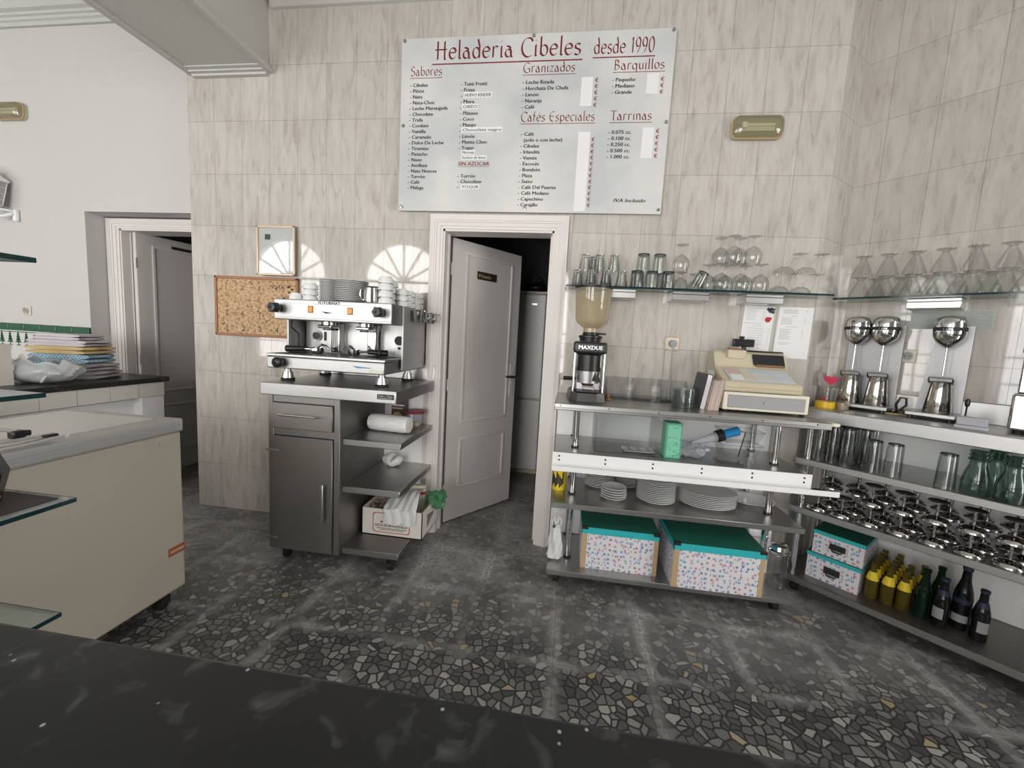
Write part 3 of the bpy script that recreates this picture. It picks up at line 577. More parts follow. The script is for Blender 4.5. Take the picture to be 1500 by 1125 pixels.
def cloth_bag():
    t = thing('plastic_bag', 'translucent white plastic bag holding checked cloths, in front of the towel pile', 'bag', (-.79, -.475, .9155))
    b = MB()
    def f(u, v):
        a = 2*PI*u; rr = (.10+.05*math.sin(PI*min(1, v*1.1)))*(1+.05*math.sin(5*a+9*v)+.03*math.sin(11*a-14*v))
        z = .002+.135*v**.8+.012*math.sin(3*a)*v+.01*math.sin(8*a)*v
        return (1.55*rr*math.cos(a)*(.62 if v == 0 else 1), rr*math.sin(a)*(.62 if v == 0 else 1), z)
    b.grid(f, 48, 12); b.build('film', 'bag', t)
    b = MB().tube([(.135+.03*math.cos(a), -.09+.012*math.sin(2*a), .05+.035*math.sin(a)) for a in [PI*2*k/14 for k in range(14)]], .007, 6, True); b.build('handle', 'bag', t); MB().tube([(-.17+.02*math.cos(a), .02, .10+.055*math.sin(a)) for a in [PI*k/10 for k in range(11)]], .008, 6).build('handle', 'bag', t)
    c = MB().sphere((-.01, .0, .066), .145, .085, .064, 26, 14)
    for i, q in enumerate(c.v): c.v[i] = q+Vector((0, 0, max(-.04, crumple(q.x*3, q.y*3, 1, .006))))
    o = c.build('checked_cloth', 'cloth_c'); o.location = (-.79, -.475, .9165); tag(o, 'crumpled blue checked cloth inside the translucent plastic bag', 'cloth')
cloth_bag()
for k, (h, w_) in enumerate(((.120, .105), (.115, .10))):
    t = thing('cardboard_box', ('lower', 'upper')[k]+' of two pale cardboard boxes stacked on the counter at the left edge', 'box', (-.845, -.745, .9155+(0 if k == 0 else .1205)), .02, 'pale boxes on the dark counter')
    b = MB(); b.box(-w_, w_, -.11, .11, 0, h*.72); b.build('tray', 'card', t)
    b = MB(); b.box(-w_-.003, w_+.003, -.113, .113, h*.72, h); b.build('lid', 'card', t)

def freezer():
    t = thing('chest_freezer', 'beige chest freezer with grey rim and sliding lid in front of the tiled counter', 'freezer', (0, 0, 0))
    X0, X1, Y0, Y1 = .10, .69, -2.12, -.945
    MB().rbox(X0+.006, X1-.004, Y0+.006, Y1-.006, .085, .835, .012, 3).build('body', 'freezer', t)
    b = MB()
    b.rbox(X1-.075, X1+.004, Y0, Y1, .835, .895, .010, 3); b.rbox(X0-.004, X0+.05, Y0, Y1, .835, .893, .010, 3); b.rbox(X0, X1, Y1-.055, Y1, .835, .894, .010, 3); b.rbox(X0, X1, Y0, Y0+.05, .835, .894, .010, 3)
    b.build('rim', 'rim', t)
    b = MB()
    for q in range(3): b.rbox(X1+.004, X1+.007, Y0+.03, Y1-.02, .846+.012*q, .852+.012*q, .001, 1)
    b.build('ribbed_trim', 'rim', t)
    MB().rbox(X0+.045, X1-.080, Y0+.045, Y1-.060, .875, .897, .004, 2).build('lid', 'lid', t)
    MB().rbox(X0+.10, X1-.080, Y0+.10, -1.45, .8972, .903, .002, 1).build('sliding_panel', 'lid', t)
    p = MB().rbox(X1-.0036, X1-.001, -1.035, -.955, .262, .302, .001, 1).build('maker_label', 'redplate', t)
    b = MB(); b.box(X1-.0009, X1-.0005, -1.028, -.962, .276, .288); b.build('worn_print', 'gold', p)
    MB().rbox(X1-.0036, X1-.001, -1.06, -.98, .79, .806, .001, 1).build('embossed_plate', 'freezer', t)
    for x in (X0+.07, X1-.06):
        for y in (Y0+.08, Y1-.075):
            c = MB().cyl((x-.014, y-.01, .030), (x+.014, y-.01, .030), .030, n=20).build('caster', 'rubber', t)
            MB().cyl((x, y, .05), (x, y, .086), .012).box(x-.02, x-.016, y-.03, y+.02, .02, .07).box(x+.016, x+.02, y-.03, y+.02, .02, .07).build('caster_fork', 'dkmetal', c)
freezer()
def cable():
    t = thing('power_cable', 'coiled grey flat cable with black plugs lying on the freezer edge', 'cable', (.62, -1.50, .904))
    b = MB()
    b.tube([(.04, -.30, .02), (.045, -.20, .012), (.05, -.10, .010), (.048, .0, .008), (.04, .07, .010), (.02, .10, .009), (-.02, .06, .007), (-.03, -.05, .008), (-.02, -.18, .012)], .006, 8)
    b.tube([(.07, -.30, .006), (.072, -.15, .004), (.070, .0, .004), (.062, .095, .008), (.045, .105, .012), (.03, .05, .016), (.025, -.08, .02), (.03, -.28, .025)], .005, 8)
    b.tube([(-.02, -.25, .03), (.02, -.12, .055), (.03, -.06, .065), (.035, -.02, .055), (.04, .02, .035)], .006, 8)
    b.build('flex', 'cord', t)
    MB().rbox(.024, .050, -.015, .020, .024, .050, .005, 2).cyl((.037, .02, .037), (.039, .034, .036), .010, n=12).build('plug', 'black', t)
    MB().rbox(.040, .062, .062, .098, .012, .022, .004, 2).build('connector', 'black', t)
    MB().cyl((.066, .112, .008), (.066, .118, .008), .008, n=12).build('cable_clip', 'white', t)
cable()

def glass_unit():
    t = thing('glass_shelf_unit', 'freestanding stack of thick glass shelves with dark green edges at the left edge', 'shelf', (0, 0, 0))
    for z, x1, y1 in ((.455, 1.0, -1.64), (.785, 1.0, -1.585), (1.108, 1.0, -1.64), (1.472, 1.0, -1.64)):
        g = MB().box(.735, x1-.003, -2.12, y1-.003, z, z+.012).build('glass_shelf', 'frosted', t)  # pale body colour stands in for the white room the glass mirrors
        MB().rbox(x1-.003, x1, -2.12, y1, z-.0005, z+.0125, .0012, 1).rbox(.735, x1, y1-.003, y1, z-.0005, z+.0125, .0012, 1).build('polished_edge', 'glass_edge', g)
    for x, y in ((.75, -2.10), (.985, -2.10)): MB().rbox(x-.012, x+.012, y-.012, y+.012, 0, 1.62, .002, 1).build('post', 'alu', t)
glass_unit()
o = MB().rbox(.745, .965, -2.04, -1.605, .7975, .801, .001, 1).build('mat', 'mat_brown'); tag(o, 'flat dark brown mat on the near glass shelf', 'mat')
t = thing('kitchen_scale', 'black faceted appliance on the brown mat, cut off by the left edge', 'appliance', (.815, -1.712, .8015))
MB().ring_loft([[(.065*math.cos(PI/4*k+.39), .065*math.sin(PI/4*k+.39), 0) for k in range(8)], [(.085*math.cos(PI/4*k+.39), .085*math.sin(PI/4*k+.39), .085) for k in range(8)], [(.06*math.cos(PI/4*k+.39), .06*math.sin(PI/4*k+.39), .16) for k in range(8)], [(.02*math.cos(PI/4*k+.39), .02*math.sin(PI/4*k+.39), .17) for k in range(8)]], True, False, False).build('housing', 'black', t)
MB().lathe([(.05, 0), (.062, .006), (.066, .018)], (0, 0, .0005), 24).build('base_ring', 'grey', t)

def bar():
    t = thing('bar_counter', 'black speckled granite bar counter across the bottom foreground', 'counter', (0, 0, 0))
    MB().rbox(-.54, 5.2, -2.86, -2.168, .895, .930, .006, 2).build('granite_top', 'granite', t)
    MB().box(-.53, 5.2, -2.80, -2.72, 0, .22).build('plinth', 'cream_tile', t)
    MB().box(-.53, 5.2, -2.765, -2.757, .2205, .8945).build('added_front_pane', 'clear_pane', t)  # unseen bar front made of glass so window light reaches the floor
    for x in (-.50, .90, 2.33, 3.76, 5.17): MB().box(x-.025, x+.025, -2.755, -2.705, .2205, .8945).build('post', 'alu', t)
    for x in (-.50, 2.33, 5.17): MB().box(x-.02, x+.02, -2.30, -2.26, 0, .8945).build('rear_leg', 'alu', t)
bar()
# ================================================================ BACK WALL: menu, papers
def menu():
    X0, X1, Z0, Z1, Y = 1.304, 2.899, 2.101, 3.097, -.026
    t = thing('menu_board', 'large frosted white ice cream menu board screwed to the tiled wall above the door', 'sign', (0, 0, 0))
    MB().rbox(X0, X1, Y, Y+.006, Z0, Z1, .0015, 1).build('panel', 'board', t)
    y = Y-.0006
    ti = MB()
    for s, x, z, wd, h in (('Heladeria Cibeles', 1.515, 2.975, .865, .098), ('desde 1990', 2.452, 2.975, .335, .080)): nib_text(ti, s, (x, y, z), wd, h, nib=.10)
    ti.box(1.497, 2.390, y-.0003, y, 2.944, 2.951); ti.box(2.447, 2.791, y-.0003, y, 2.951, 2.957); ti.build('title_lettering', 'red', t)
    for s, x, z, wd in (('Sabores', 1.366, 2.887, .195), ('Granizados', 2.052, 2.887, .300), ('Barquillos', 2.570, 2.887, .278), ('Cafés Especiales', 2.053, 2.618, .430), ('Tarrinas', 2.572, 2.618, .230)):
        hd = MB(); nib_text(hd, s, (x, y, z), wd, .052, nib=.095); hd.box(x-.004, x+wd+.004, y-.0003, y, z-.0155, z-.0125); hd.build('heading_lettering', 'red', t)
    hd = MB(); text_mesh(hd, 'SIN AZÚCAR', (1.681, y, 2.371), .030, bold=.0008, width=.193); hd.box(1.681, 1.876, y-.0003, y, 2.3635, 2.3655)
    hd.build('heading_lettering', 'red', t)
    sz = .0285; IT = [MB()]
    c1 = ['Cibeles', 'Piñón', 'Nata', 'Nata-Choc', 'Leche Merengada', 'Chocolate', 'Trufa', 'Cookies', 'Vainilla', 'Caramelo', 'Dulce De Leche', 'Tiramisu', 'Pistacho', 'Nuez', 'Avellana', 'Nata Nueces', 'Turrón', 'Café', 'Málaga']
    def line(s, x, z, **k): text_mesh(IT[-1], s, (x, y, z), sz, bold=.0010, **(k if 'width' in k else dict(k, sx=1.10)))
    def block(): IT[-1].build('item_lettering', 'ink', t); IT.append(MB())
    for k, s in enumerate(c1): line('- '+s, 1.362, 2.824-.0330*k)
    block(); c2 = ['Tutti Frutti', 'Fresa', '', 'Mora', '', 'Plátano', 'Coco', 'Mango', '', 'Limón', 'Menta Choc', 'Yogur']
    for k, s in enumerate(c2):
        if k in (2, 3, 5, 9): block()
        line('- '+s, 1.680, 2.824-.0328*k)
    block()
    for k, s in enumerate(['Turrón', 'Chocolate', '']): line('- '+s, 1.680, 2.300-.0318*k)
    block()
    for k, s in enumerate(['Leche Rizada', 'Horchata De Chufa', 'Limón', 'Naranja', 'Café']): line('- '+s, 2.052, 2.824-.0338*k)
    block()
    for k, s in enumerate(['- Café', '  (solo o con leche)', '- Cibeles', '- Irlandés', '- Vienés', '- Escocés', '- Bombón', '- Plaza', '- Suizo', '- Café Del Puerto', '- Café Medano', '- Capuchino', '- Carajillo']): line(s, 2.058, 2.538-.0335*k)
    block()
    for k, s in enumerate(['Pequeño', 'Mediano', 'Grande']): line('- '+s, 2.566, 2.825-.0332*k)
    block()
    for k, s in enumerate(['0.075 cc.', '0.100 cc.', '0.250 cc.', '0.500 cc.', '1.000 cc.']): line('- '+s, 2.566, 2.543-.0335*k)
    block(); line('IVA Incluido', 2.622, 2.166, shear=.25, width=.182)
    IT[-1].build('item_lettering', 'ink', t)
    for x, z0, n, p in ((2.470, 2.826, 5, .0335), (2.473, 2.504, 12, .0335), (2.834, 2.822, 3, .0335), (2.832, 2.546, 5, .0335)):
        eu = MB()
        for k in range(n): text_mesh(eu, '€', (x, y, z0-p*k), .030, bold=.0008)
        eu.build('euro_signs', 'red', t)
    for x0, x1, z0, z1 in ((2.393, 2.459, 2.696, 2.853), (2.396, 2.465, 2.111, 2.557), (2.757, 2.823, 2.756, 2.862), (2.757, 2.821, 2.409, 2.576)):
        MB().box(x0, x1, Y-.0016, Y-.0002, z0, z1).build('price_cover', 'paper', t)
    for s, x0, x1, z0, z1 in (('HUEVO KINDER', 1.700, 1.872, 2.755, 2.788), ('OREO', 1.691, 1.791, 2.690, 2.721), ('Chocolate negro', 1.692, 1.945, 2.560, 2.590), ('Naranja', 1.697, 1.786, 2.432, 2.459), ('Sorbete de limon', 1.698, 1.858, 2.402, 2.428), ('YOGUR', 1.702, 1.820, 2.231, 2.262)):
        p = MB().box(x0, x1, Y-.0016, Y-.0002, z0, z1).build('sticker', 'paper', t)
        b = MB(); text_mesh(b, s, (x0+.006, Y-.0018, z0+.007), (z1-z0)*.78, width=(x1-x0)-.014, shear=.08, bold=.0004); b.build('handwriting', 'ink', p)
    for x, z in ((1.325, 3.081), (2.104, 3.082), (2.881, 3.083), (1.326, 2.602), (2.883, 2.603), (1.326, 2.124), (2.105, 2.122), (2.882, 2.126)):
        s = MB().cyl((x, Y-.006, z), (x, -.0005, z), .0105, n=16).lathe([(.0105, 0), (.008, .004), (.001, .005)], M=Matrix.Translation((x, Y-.006, z)) @ Matrix.Rotation(PI/2, 4, 'X'), n=16).build('screw', 'chrome', t)
menu()

def cork():
    X0, X1, Z0, Z1 = -.011, .612, 1.256, 1.660
    t = thing('cork_board', 'brown cork notice board with wooden frame hanging left of the coffee machine', 'notice board', (0, 0, 0))
    MB().box(X0+.01, X1-.01, -.014, -.001, Z0+.01, Z1-.01).build('cork_sheet', 'cork', t)
    b = MB()
    for a, c, e, g in ((X0, X1, Z1-.018, Z1), (X0, X1, Z0, Z0+.018), (X0, X0+.018, Z0, Z1), (X1-.018, X1, Z0, Z1)): b.rbox(a, c, -.022, -.0005, e, g, .004, 2)
    b.build('frame', 'wood', t)
    b = MB()
    for k, s in enumerate('1234'): text_mesh(b, s, (X0+.075+.125*k, -.0145, Z0+.035), .052)
    for k, s in enumerate('5678'): text_mesh(b, s, (X0+.075+.125*k, -.0145, Z0+.135), .048)
    for k, s in enumerate('1234'): text_mesh(b, s, (X0+.075+.125*k, -.0145, Z1-.09), .044)
    text_mesh(b, 'NOTA', (X0+.415, -.0145, Z1-.075), .036); b.build('handwriting', 'ink', t)
    for x, z in ((.545, 1.60), (.57, 1.585), (.55, 1.565), (.51, 1.525), (.56, 1.545), (.45, 1.42)): MB().sphere((x, -.020, z), .006, .006, .006, 10, 6).build('push_pin', 'ink', t)
cork()
def certificate():
    X0, X1, Z0, Z1 = .322, .600, 1.672, 1.993
    t = thing('framed_certificate', 'framed paper certificate behind glass hanging above the cork board', 'picture', (0, 0, 0))
    b = MB()
    for a, c, e, g in ((X0, X1, Z1-.014, Z1), (X0, X1, Z0, Z0+.014), (X0, X0+.014, Z0, Z1), (X1-.014, X1, Z0, Z1)): b.rbox(a, c, -.036, -.0235, e, g, .003, 2)
    b.build('frame', 'gold', t)
    MB().box(X0+.012, X1-.012, -.027, -.0235, Z0+.012, Z1-.012).build('mount', 'paper', t)
    p = MB().box(X0+.045, X1-.045, -.0276, -.0271, Z0+.03, Z1-.045).build('document', 'paper', t)
    b = MB().box(X0+.06, X0+.10, -.0281, -.0277, Z1-.09, Z1-.055); b.build('stamp', 'green_tile', p)
    b = MB()
    for k in range(10): b.box(X0+.06, X1-.06-.03*(k % 3), -.028, -.0277, Z1-.125-.015*k, Z1-.123-.015*k)
    b.build('text_lines', 'grey_ink', p)
    MB().box(X0+.012, X1-.012, -.0305, -.0295, Z0+.012, Z1-.012).build('glass', 'glass', t)
certificate()

# ================================================================ COFFEE STATION
def cabinet():
    t = thing('steel_cabinet', 'stainless steel coffee cabinet on casters with drawer, door and open side shelves', 'cabinet', (0, 0, 0))
    XL, XR, XD = .815, 1.572, 1.238
    b = MB(); b.rbox(.817, 1.577, -.62, -.001, .975, 1.04, .004, 2); b.rbox(.817, 1.577, -.020, -.001, 1.04, 1.142, .003, 1); b.build('worktop', 'steel', t)
    b = MB(); b.rbox(XL, XL+.03, -.56, -.001, .085, .9745, .002, 1); b.rbox(XD-.035, XD, -.56, -.001, .085, .9745, .002, 1); b.box(XL+.03, XD-.035, -.555, -.001, .085, .12); b.box(XL+.03, XD-.035, -.556, -.52, .93, .9745); b.box(XL+.03, XD-.035, -.556, -.53, .745, .785); b.box(XL+.03, XD-.035, -.02, -.001, .12, .9745); b.build('body', 'steel_dark', t)
    MB().box(XD, XR, -.012, -.001, .125, .9745).build('back_panel', 'white_paint', t)
    d = MB().rbox(XL+.032, XD-.037, -.572, -.5565, .785, .928, .003, 1).build('drawer', 'steel_dark', t)
    b = MB(); b.tube([(.905, -.5725, .865), (.905, -.60, .865), (1.12, -.60, .865), (1.12, -.5725, .865)], .006); b.build('drawer_handle', 'chrome', d)
    d = MB().rbox(XL+.032, XD-.037, -.572, -.5565, .092, .742, .003, 1).build('cabinet_door', 'steel_dark', t)
    b = MB(); b.rbox(1.150, 1.168, -.605, -.590, .28, .50, .004, 2); b.box(1.150, 1.168, -.59, -.5725, .285, .30); b.box(1.150, 1.168, -.59, -.5725, .48, .495); b.build('door_handle', 'steel', d)
    MB().rbox(XL-.004, XL+.075, -.578, -.5725, .655, .668, .001, 1).build('hinge', 'steel', d); MB().rbox(XL-.004, XL+.06, -.578, -.5725, .150, .162, .001, 1).build('hinge', 'steel', d)
    for z, y0 in ((.748, -.535), (.480, -.535), (.122, -.535)):
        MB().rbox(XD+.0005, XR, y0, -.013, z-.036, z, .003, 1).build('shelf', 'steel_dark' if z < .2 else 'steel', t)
    p = MB().rbox(1.475, 1.565, -.6225, -.6205, .996, 1.022, .001, 1).build('maker_plate', 'ink', t)
    b = MB(); text_mesh(b, 'Tedes y Tapas', (1.480, -.6229, 1.009), .013, width=.078); b.box(1.482, 1.556, -.6229, -.6226, 1.001, 1.003); b.build('lettering', 'card', p)
    for x in (XL+.06, XR-.06):
        for y in (-.49, -.07):
            c = MB().cyl((x-.012, y, .028), (x+.012, y, .028), .028, n=20).build('caster', 'rubber', t)
            MB().cyl((x, y, .05), (x, y, .0845), .010).box(x-.018, x-.013, y-.02, y+.02, .02, .07).box(x+.013, x+.018, y-.02, y+.02, .02, .07).box(x-.018, x+.018, y-.02, y+.02, .066, .072).build('caster_fork', 'dkmetal', c)
cabinet()

def espresso():
    t = thing('espresso_machine', 'two group stainless espresso machine with black knobs on the steel cabinet', 'coffee machine', (0, 0, 0))
    b = MB(); b.rbox(.805, 1.480, -.555, -.06, 1.112, 1.176, .006, 2); b.build('base', 'panel_steel', t)
    b = MB(); b.rbox(.803, 1.484, -.558, -.20, 1.1765, 1.192, .004, 2); tr = b.build('drip_tray', 'steel', t)
    b = MB()
    for k in range(28): b.box(.835+.022*k, .850+.022*k, -.535, -.25, 1.1925, 1.1945)
    b.build('tray_grid', 'deep_grey', tr)
    MB().box(.825, 1.475, -.24, -.06, 1.177, 1.380).build('rear_panel', 'panel_steel', t)
    b = MB(); b.rbox(.812, 1.492, -.505, -.055, 1.378, 1.488, .005, 2); b.build('upper_body', 'panel_steel', t)
    b = MB().box(.812, 1.492, -.5062, -.5052, 1.389, 1.392).box(.865, 1.44, -.5062, -.5052, 1.466, 1.4675); b.build('seam', 'grey', t)
    b = MB(); text_mesh(b, 'FUTURMAT', (1.075, -.5058, 1.4675), .021, bold=.0008, width=.125); b.prism([(1.09, -.5058, 1.430), (1.16, -.5058, 1.424), (1.12, -.5058, 1.418)], (0, .0003, 0)); b.build('badge_lettering', 'ink', t)
    b = MB().rbox(1.4925, 1.506, -.375, -.035, 1.125, 1.485, .004, 2); b.build('side_panel', 'grey_panel', t)
    MB().rbox(.792, .805, -.375, -.035, 1.125, 1.485, .004, 2).build('side_panel', 'grey_panel', t)
    b = MB().box(1.506, 1.5075, -.30, -.06, 1.305, 1.308).box(1.506, 1.5075, -.30, -.06, 1.296, 1.298); b.build('side_groove', 'grey', t)
    for x in (.873, 1.430):
        for y in (-.475, -.115):
            f = MB().lathe([(.036, 0), (.036, .012), (.032, .014)], (x, y, 1.0402), 24, caps=True).build('foot', 'rubber', t)
            MB().lathe([(.033, .0145), (.026, .048), (.026, .050)], (x, y, 1.0402), 24, caps=True).cyl((x, y, 1.09), (x, y, 1.1115), .018).build('foot_cone', 'alu', f)
    for x in (.845, 1.435):                                # steam taps
        k = MB().lathe([(.012, 0), (.012, .012), (.022, .014), (.025, .020), (.025, .055), (.021, .064), (.004, .066)], n=24, M=Matrix.Translation((x, -.506, 1.437)) @ Matrix.Rotation(PI/2, 4, 'X')).build('steam_knob', 'black', t)
        b = MB()
        for q in range(6):
            a = q*PI/3; b.cyl((x+.024*math.cos(a), -.53, 1.437+.024*math.sin(a)), (x+.024*math.cos(a), -.562, 1.437+.024*math.sin(a)), .005, n=8)
        b.build('knob_ridges', 'black', k)
    k = MB().lathe([(.010, 0), (.010, .010), (.026, .012), (.028, .020), (.028, .038), (.022, .044), (.004, .046)], n=24, M=Matrix.Translation((.893, -.556, 1.146)) @ Matrix.Rotation(PI/2, 4, 'X')).build('drain_knob', 'black', t)
    for x in (1.030, 1.258):
        s = MB().rbox(x-.013, x+.013, -.509, -.5055, 1.422, 1.453, .002, 1).build('switch', 'orange', t)
        MB().rbox(x-.0155, x+.0155, -.5068, -.5055, 1.419, 1.456, .001, 1).build('switch_frame', 'brown_card', s)
    for gx in (1.035, 1.265):                              # brewing groups
        g = MB(); g.cyl((gx, -.34, 1.378), (gx, -.34, 1.352), .040, n=28); g.rbox(gx-.042, gx+.042, -.39, -.29, 1.340, 1.360, .008, 2); g.rbox(gx-.014, gx+.042, -.30, -.24, 1.20, 1.377, .008, 2); gg = g.build('brew_group', 'mirror', t)
        MB().cyl((gx, -.34, 1.339), (gx, -.34, 1.330), .034, n=28).build('group_gasket', 'black', gg)
    b = MB().cyl((.90, -.2405, 1.292), (.90, -.252, 1.292), .029, n=28); gz = b.build('pressure_gauge', 'chrome', t); MB().cyl((.90, -.2522, 1.292), (.90, -.2532, 1.292), .023, n=28).build('gauge_face', 'black', gz)
    MB().rbox(.945, .957, -.2445, -.2405, 1.265, 1.320, .005, 2).build('sight_glass', 'black', t)
    MB().cyl((1.425, -.2405, 1.290), (1.425, -.25, 1.290), .027, n=28).cyl((1.425, -.2405, 1.245), (1.425, -.247, 1.245), .008, n=14).build('timer_dial', 'ink', t)
    MB().rbox(1.400, 1.450, -.2415, -.2405, 1.208, 1.222, .0004, 1).build('rating_plate', 'alu', t)
    for sx, pts in (('l', [(.845, -.40, 1.378), (.845, -.41, 1.34), (.858, -.36, 1.30), (.858, -.36, 1.215)]), ('r', [(1.385, -.40, 1.378), (1.385, -.41, 1.345), (1.360, -.37, 1.30), (1.360, -.365, 1.21)])):
        MB().tube(pts, .0055, 10).sphere(pts[-1], .008, .008, .008, 10, 8).build('steam_wand', 'dkmetal', t)
    b = MB().prism([(1.30, -.5562, 1.152), (1.40, -.5562, 1.146), (1.33, -.5562, 1.140)], (0, .0004, 0)); b.box(1.335, 1.405, -.5565, -.556, 1.1425, 1.1455); b.build('tray_badge', 'blue', t)
    MB().rbox(1.395, 1.468, -.5568, -.5555, 1.120, 1.134, .0005, 1).build('tray_plate', 'cream', t)
    return t
espresso()
def portafilter(label, loc, rz):
    t = thing('portafilter', label, 'portafilter', loc, rz, 'portafilters on the drip tray')
    b = MB().lathe([(.020, .0), (.030, .006), (.033, .012), (.034, .034), (.030, .036), (.028, .012), (.004, .010)], n=26, caps=False); b.build('basket_holder', 'chrome', t)
    b = MB().tube([(-.033, 0, .022), (-.060, 0, .024), (-.075, 0, .024)], [.008, .007, .008], 10).box(-.012, .012, -.040, -.032, .018, .028); b.build('neck', 'chrome', t)
    b = MB().tube([(-.072, 0, .024), (-.085, 0, .024), (-.13, 0, .022), (-.18, 0, .020), (-.186, 0, .020)], [.010, .0125, .016, .019, .012], 14); b.build('grip', 'black', t)
    b = MB().tube([(0, .0, .036), (.02, 0, .052), (.04, .01, .046), (.055, .015, .028)], .007, 8); b.build('spout', 'chrome', t)
portafilter('portafilter with black grip pointing left, under the left brew group', (1.012, -.41, 1.1948), .12)
portafilter('portafilter with black grip pointing right, under the right brew group', (1.225, -.40, 1.1948), PI+.42)

# ---- crockery on the machine
ZT = 1.4885
def saucer_mesh(r, h, m, name='saucer', sy=1):
    b = MB().lathe([(.001, .0035), (r*.42, .003), (r*.46, .0035), (r*.55, .002), (r*.57, .0045), (r*.80, h*.55), (r, h), (r*1.0, h+.0018), (r*.97, h+.002), (r*.78, h*.55+.004), (r*.58, .0075), (.001, .0065)], n=36, sy=sy)
    return b.build(name, m)
def stack(proto_fn, x, y, z0, n, dz, lab, cat, grp, rot=0, jitter=.0015):
    p = proto_fn()
    spots = [((x+random.uniform(-jitter, jitter), y+random.uniform(-jitter, jitter), z0+dz*k), (0, 0, rot+random.uniform(-.05, .05))) for k in range(n)]
    labs = ['%s %s' % (('topmost' if k == n-1 else 'lowest' if k == 0 else ORD[n-1-k]+' from the top'), lab) for k in range(n)]
    p['category'] = cat
    return repeat(p, spots, labs, grp)
stack(lambda: saucer_mesh(.062, .012, 'saucer_e'), 1.045, -.34, ZT, 13, .0097, 'saucer of the left stack on the coffee machine', 'saucer', 'saucers on the coffee machine')
stack(lambda: saucer_mesh(.092, .014, 'saucer_e'), 1.180, -.35, ZT, 12, .0099, 'saucer of the wide middle stack on the coffee machine', 'saucer', 'saucers on the coffee machine')
stack(lambda: saucer_mesh(.075, .013, 'saucer_e'), 1.275, -.19, ZT, 11, .0098, 'saucer of the rear stack behind the steel jug', 'saucer', 'saucers on the coffee machine')
def cup_obj(r, h):
    t = thing('coffee_cup', '', 'cup')
    b = MB().lathe([(r*.66, h), (r*.70, h-.001), (r*.71, h-.006), (r*.86, h-.0075), (r*.93, h*.62), (r*.98, h*.30), (r, .003), (r, .0), (r*.95, 0), (r*.91, h*.40), (r*.7, h-.012), (.001, h-.012)], n=30); b.build('bowl', 'white', t)
    MB().tube([(r*.93, 0, h*.30), (r*1.30, 0, h*.28), (r*1.42, 0, h*.50), (r*1.25, 0, h*.72), (r*.80, 0, h*.74)], .0045, 8).build('handle', 'white', t)
    return t
def cup_stack(x, y, n, r, h, lab, rot, dz=None):
    dz = dz or h*.86
    p = cup_obj(r, h)
    labs = [('%s white cup %s' % (('topmost' if k == n-1 else 'lowest' if k == 0 else ORD[k]+' from bottom'), lab)) if n > 1 else 'single upturned white cup '+lab for k in range(n)]
    repeat(p, [((x+random.uniform(-.001, .001), y, ZT+(h-.001+.0004)*k), (0, 0, rot+random.uniform(-.1, .1))) for k in range(n)], labs, 'cups on the coffee machine')
cup_stack(.885, -.42, 1, .037, .040, 'at the front left end of the machine top', 2.6)
cup_stack(.890, -.30, 2, .037, .040, 'in the far left stack of the machine top', 2.4)
cup_stack(.958, -.40, 3, .041, .034, 'in the wide stack left of the saucers', 2.9)
cup_stack(1.418, -.42, 4, .041, .038, 'in the tall front stack right of the steel jug', 2.2)
cup_stack(1.395, -.30, 4, .040, .036, 'in the stack behind the tall front one', 2.2)
cup_stack(1.462, -.30, 3, .034, .033, 'in the right edge stack nearest the tall one', .3)
cup_stack(1.465, -.20, 3, .034, .033, 'in the middle stack along the machine right edge', .4)
cup_stack(1.462, -.105, 3, .034, .033, 'in the rear stack along the machine right edge', .5)
def jug(name, label, loc, rz, r, h, m='mirror', tilt=None, grp=None):
    t = thing(name, label, 'jug', loc, rz, grp)
    b = MB().lathe([(.001, 0), (r*.96, 0), (r, .004), (r*.97, h*.5), (r*.90, h), (r*.87, h), (r*.93, h*.5), (r*.95, .006), (.001, .006)], n=30); b.build('body', m, t)
    b = MB().tube([(-r*.92, 0, h*.93), (-r*1.45, 0, h*.90), (-r*1.55, 0, h*.55), (-r*1.35, 0, h*.25), (-r*.98, 0, h*.22)], .006, 8); b.build('handle', m, t)
    if tilt: t.rotation_euler = tilt
    return t
jug('milk_jug', 'polished steel milk jug with handle standing between saucers and cups on the machine', (1.335, -.42, ZT), .1, .041, .082)
for k, (y, lab) in enumerate(((-.27, 'nearest'), (-.18, 'middle'), (-.09, 'farthest'))):
    t = thing('milk_pitcher', '%s of the small steel pitchers hung on the right side of the coffee machine' % lab, 'jug', (1.553, y, 1.405), .1, 'steel pitchers on the machine side')
    b = MB().lathe([(.001, 0), (.028, 0), (.031, .004), (.036, .055), (.040, .066), (.037, .066), (.033, .055), (.028, .006), (.001, .006)], n=26); b.build('body', 'mirror', t)
    MB().tube([(.030, -.005, .060), (.062, -.005, .056), (.066, -.005, .030), (.030, -.005, .012)], .004, 8).build('handle', 'chrome', t)
    MB().tube([(-.038, 0, .060), (-.046, 0, .078), (-.0585, 0, .080), (-.06, 0, .0735)], .003, 8).build('hook', 'chrome', t)

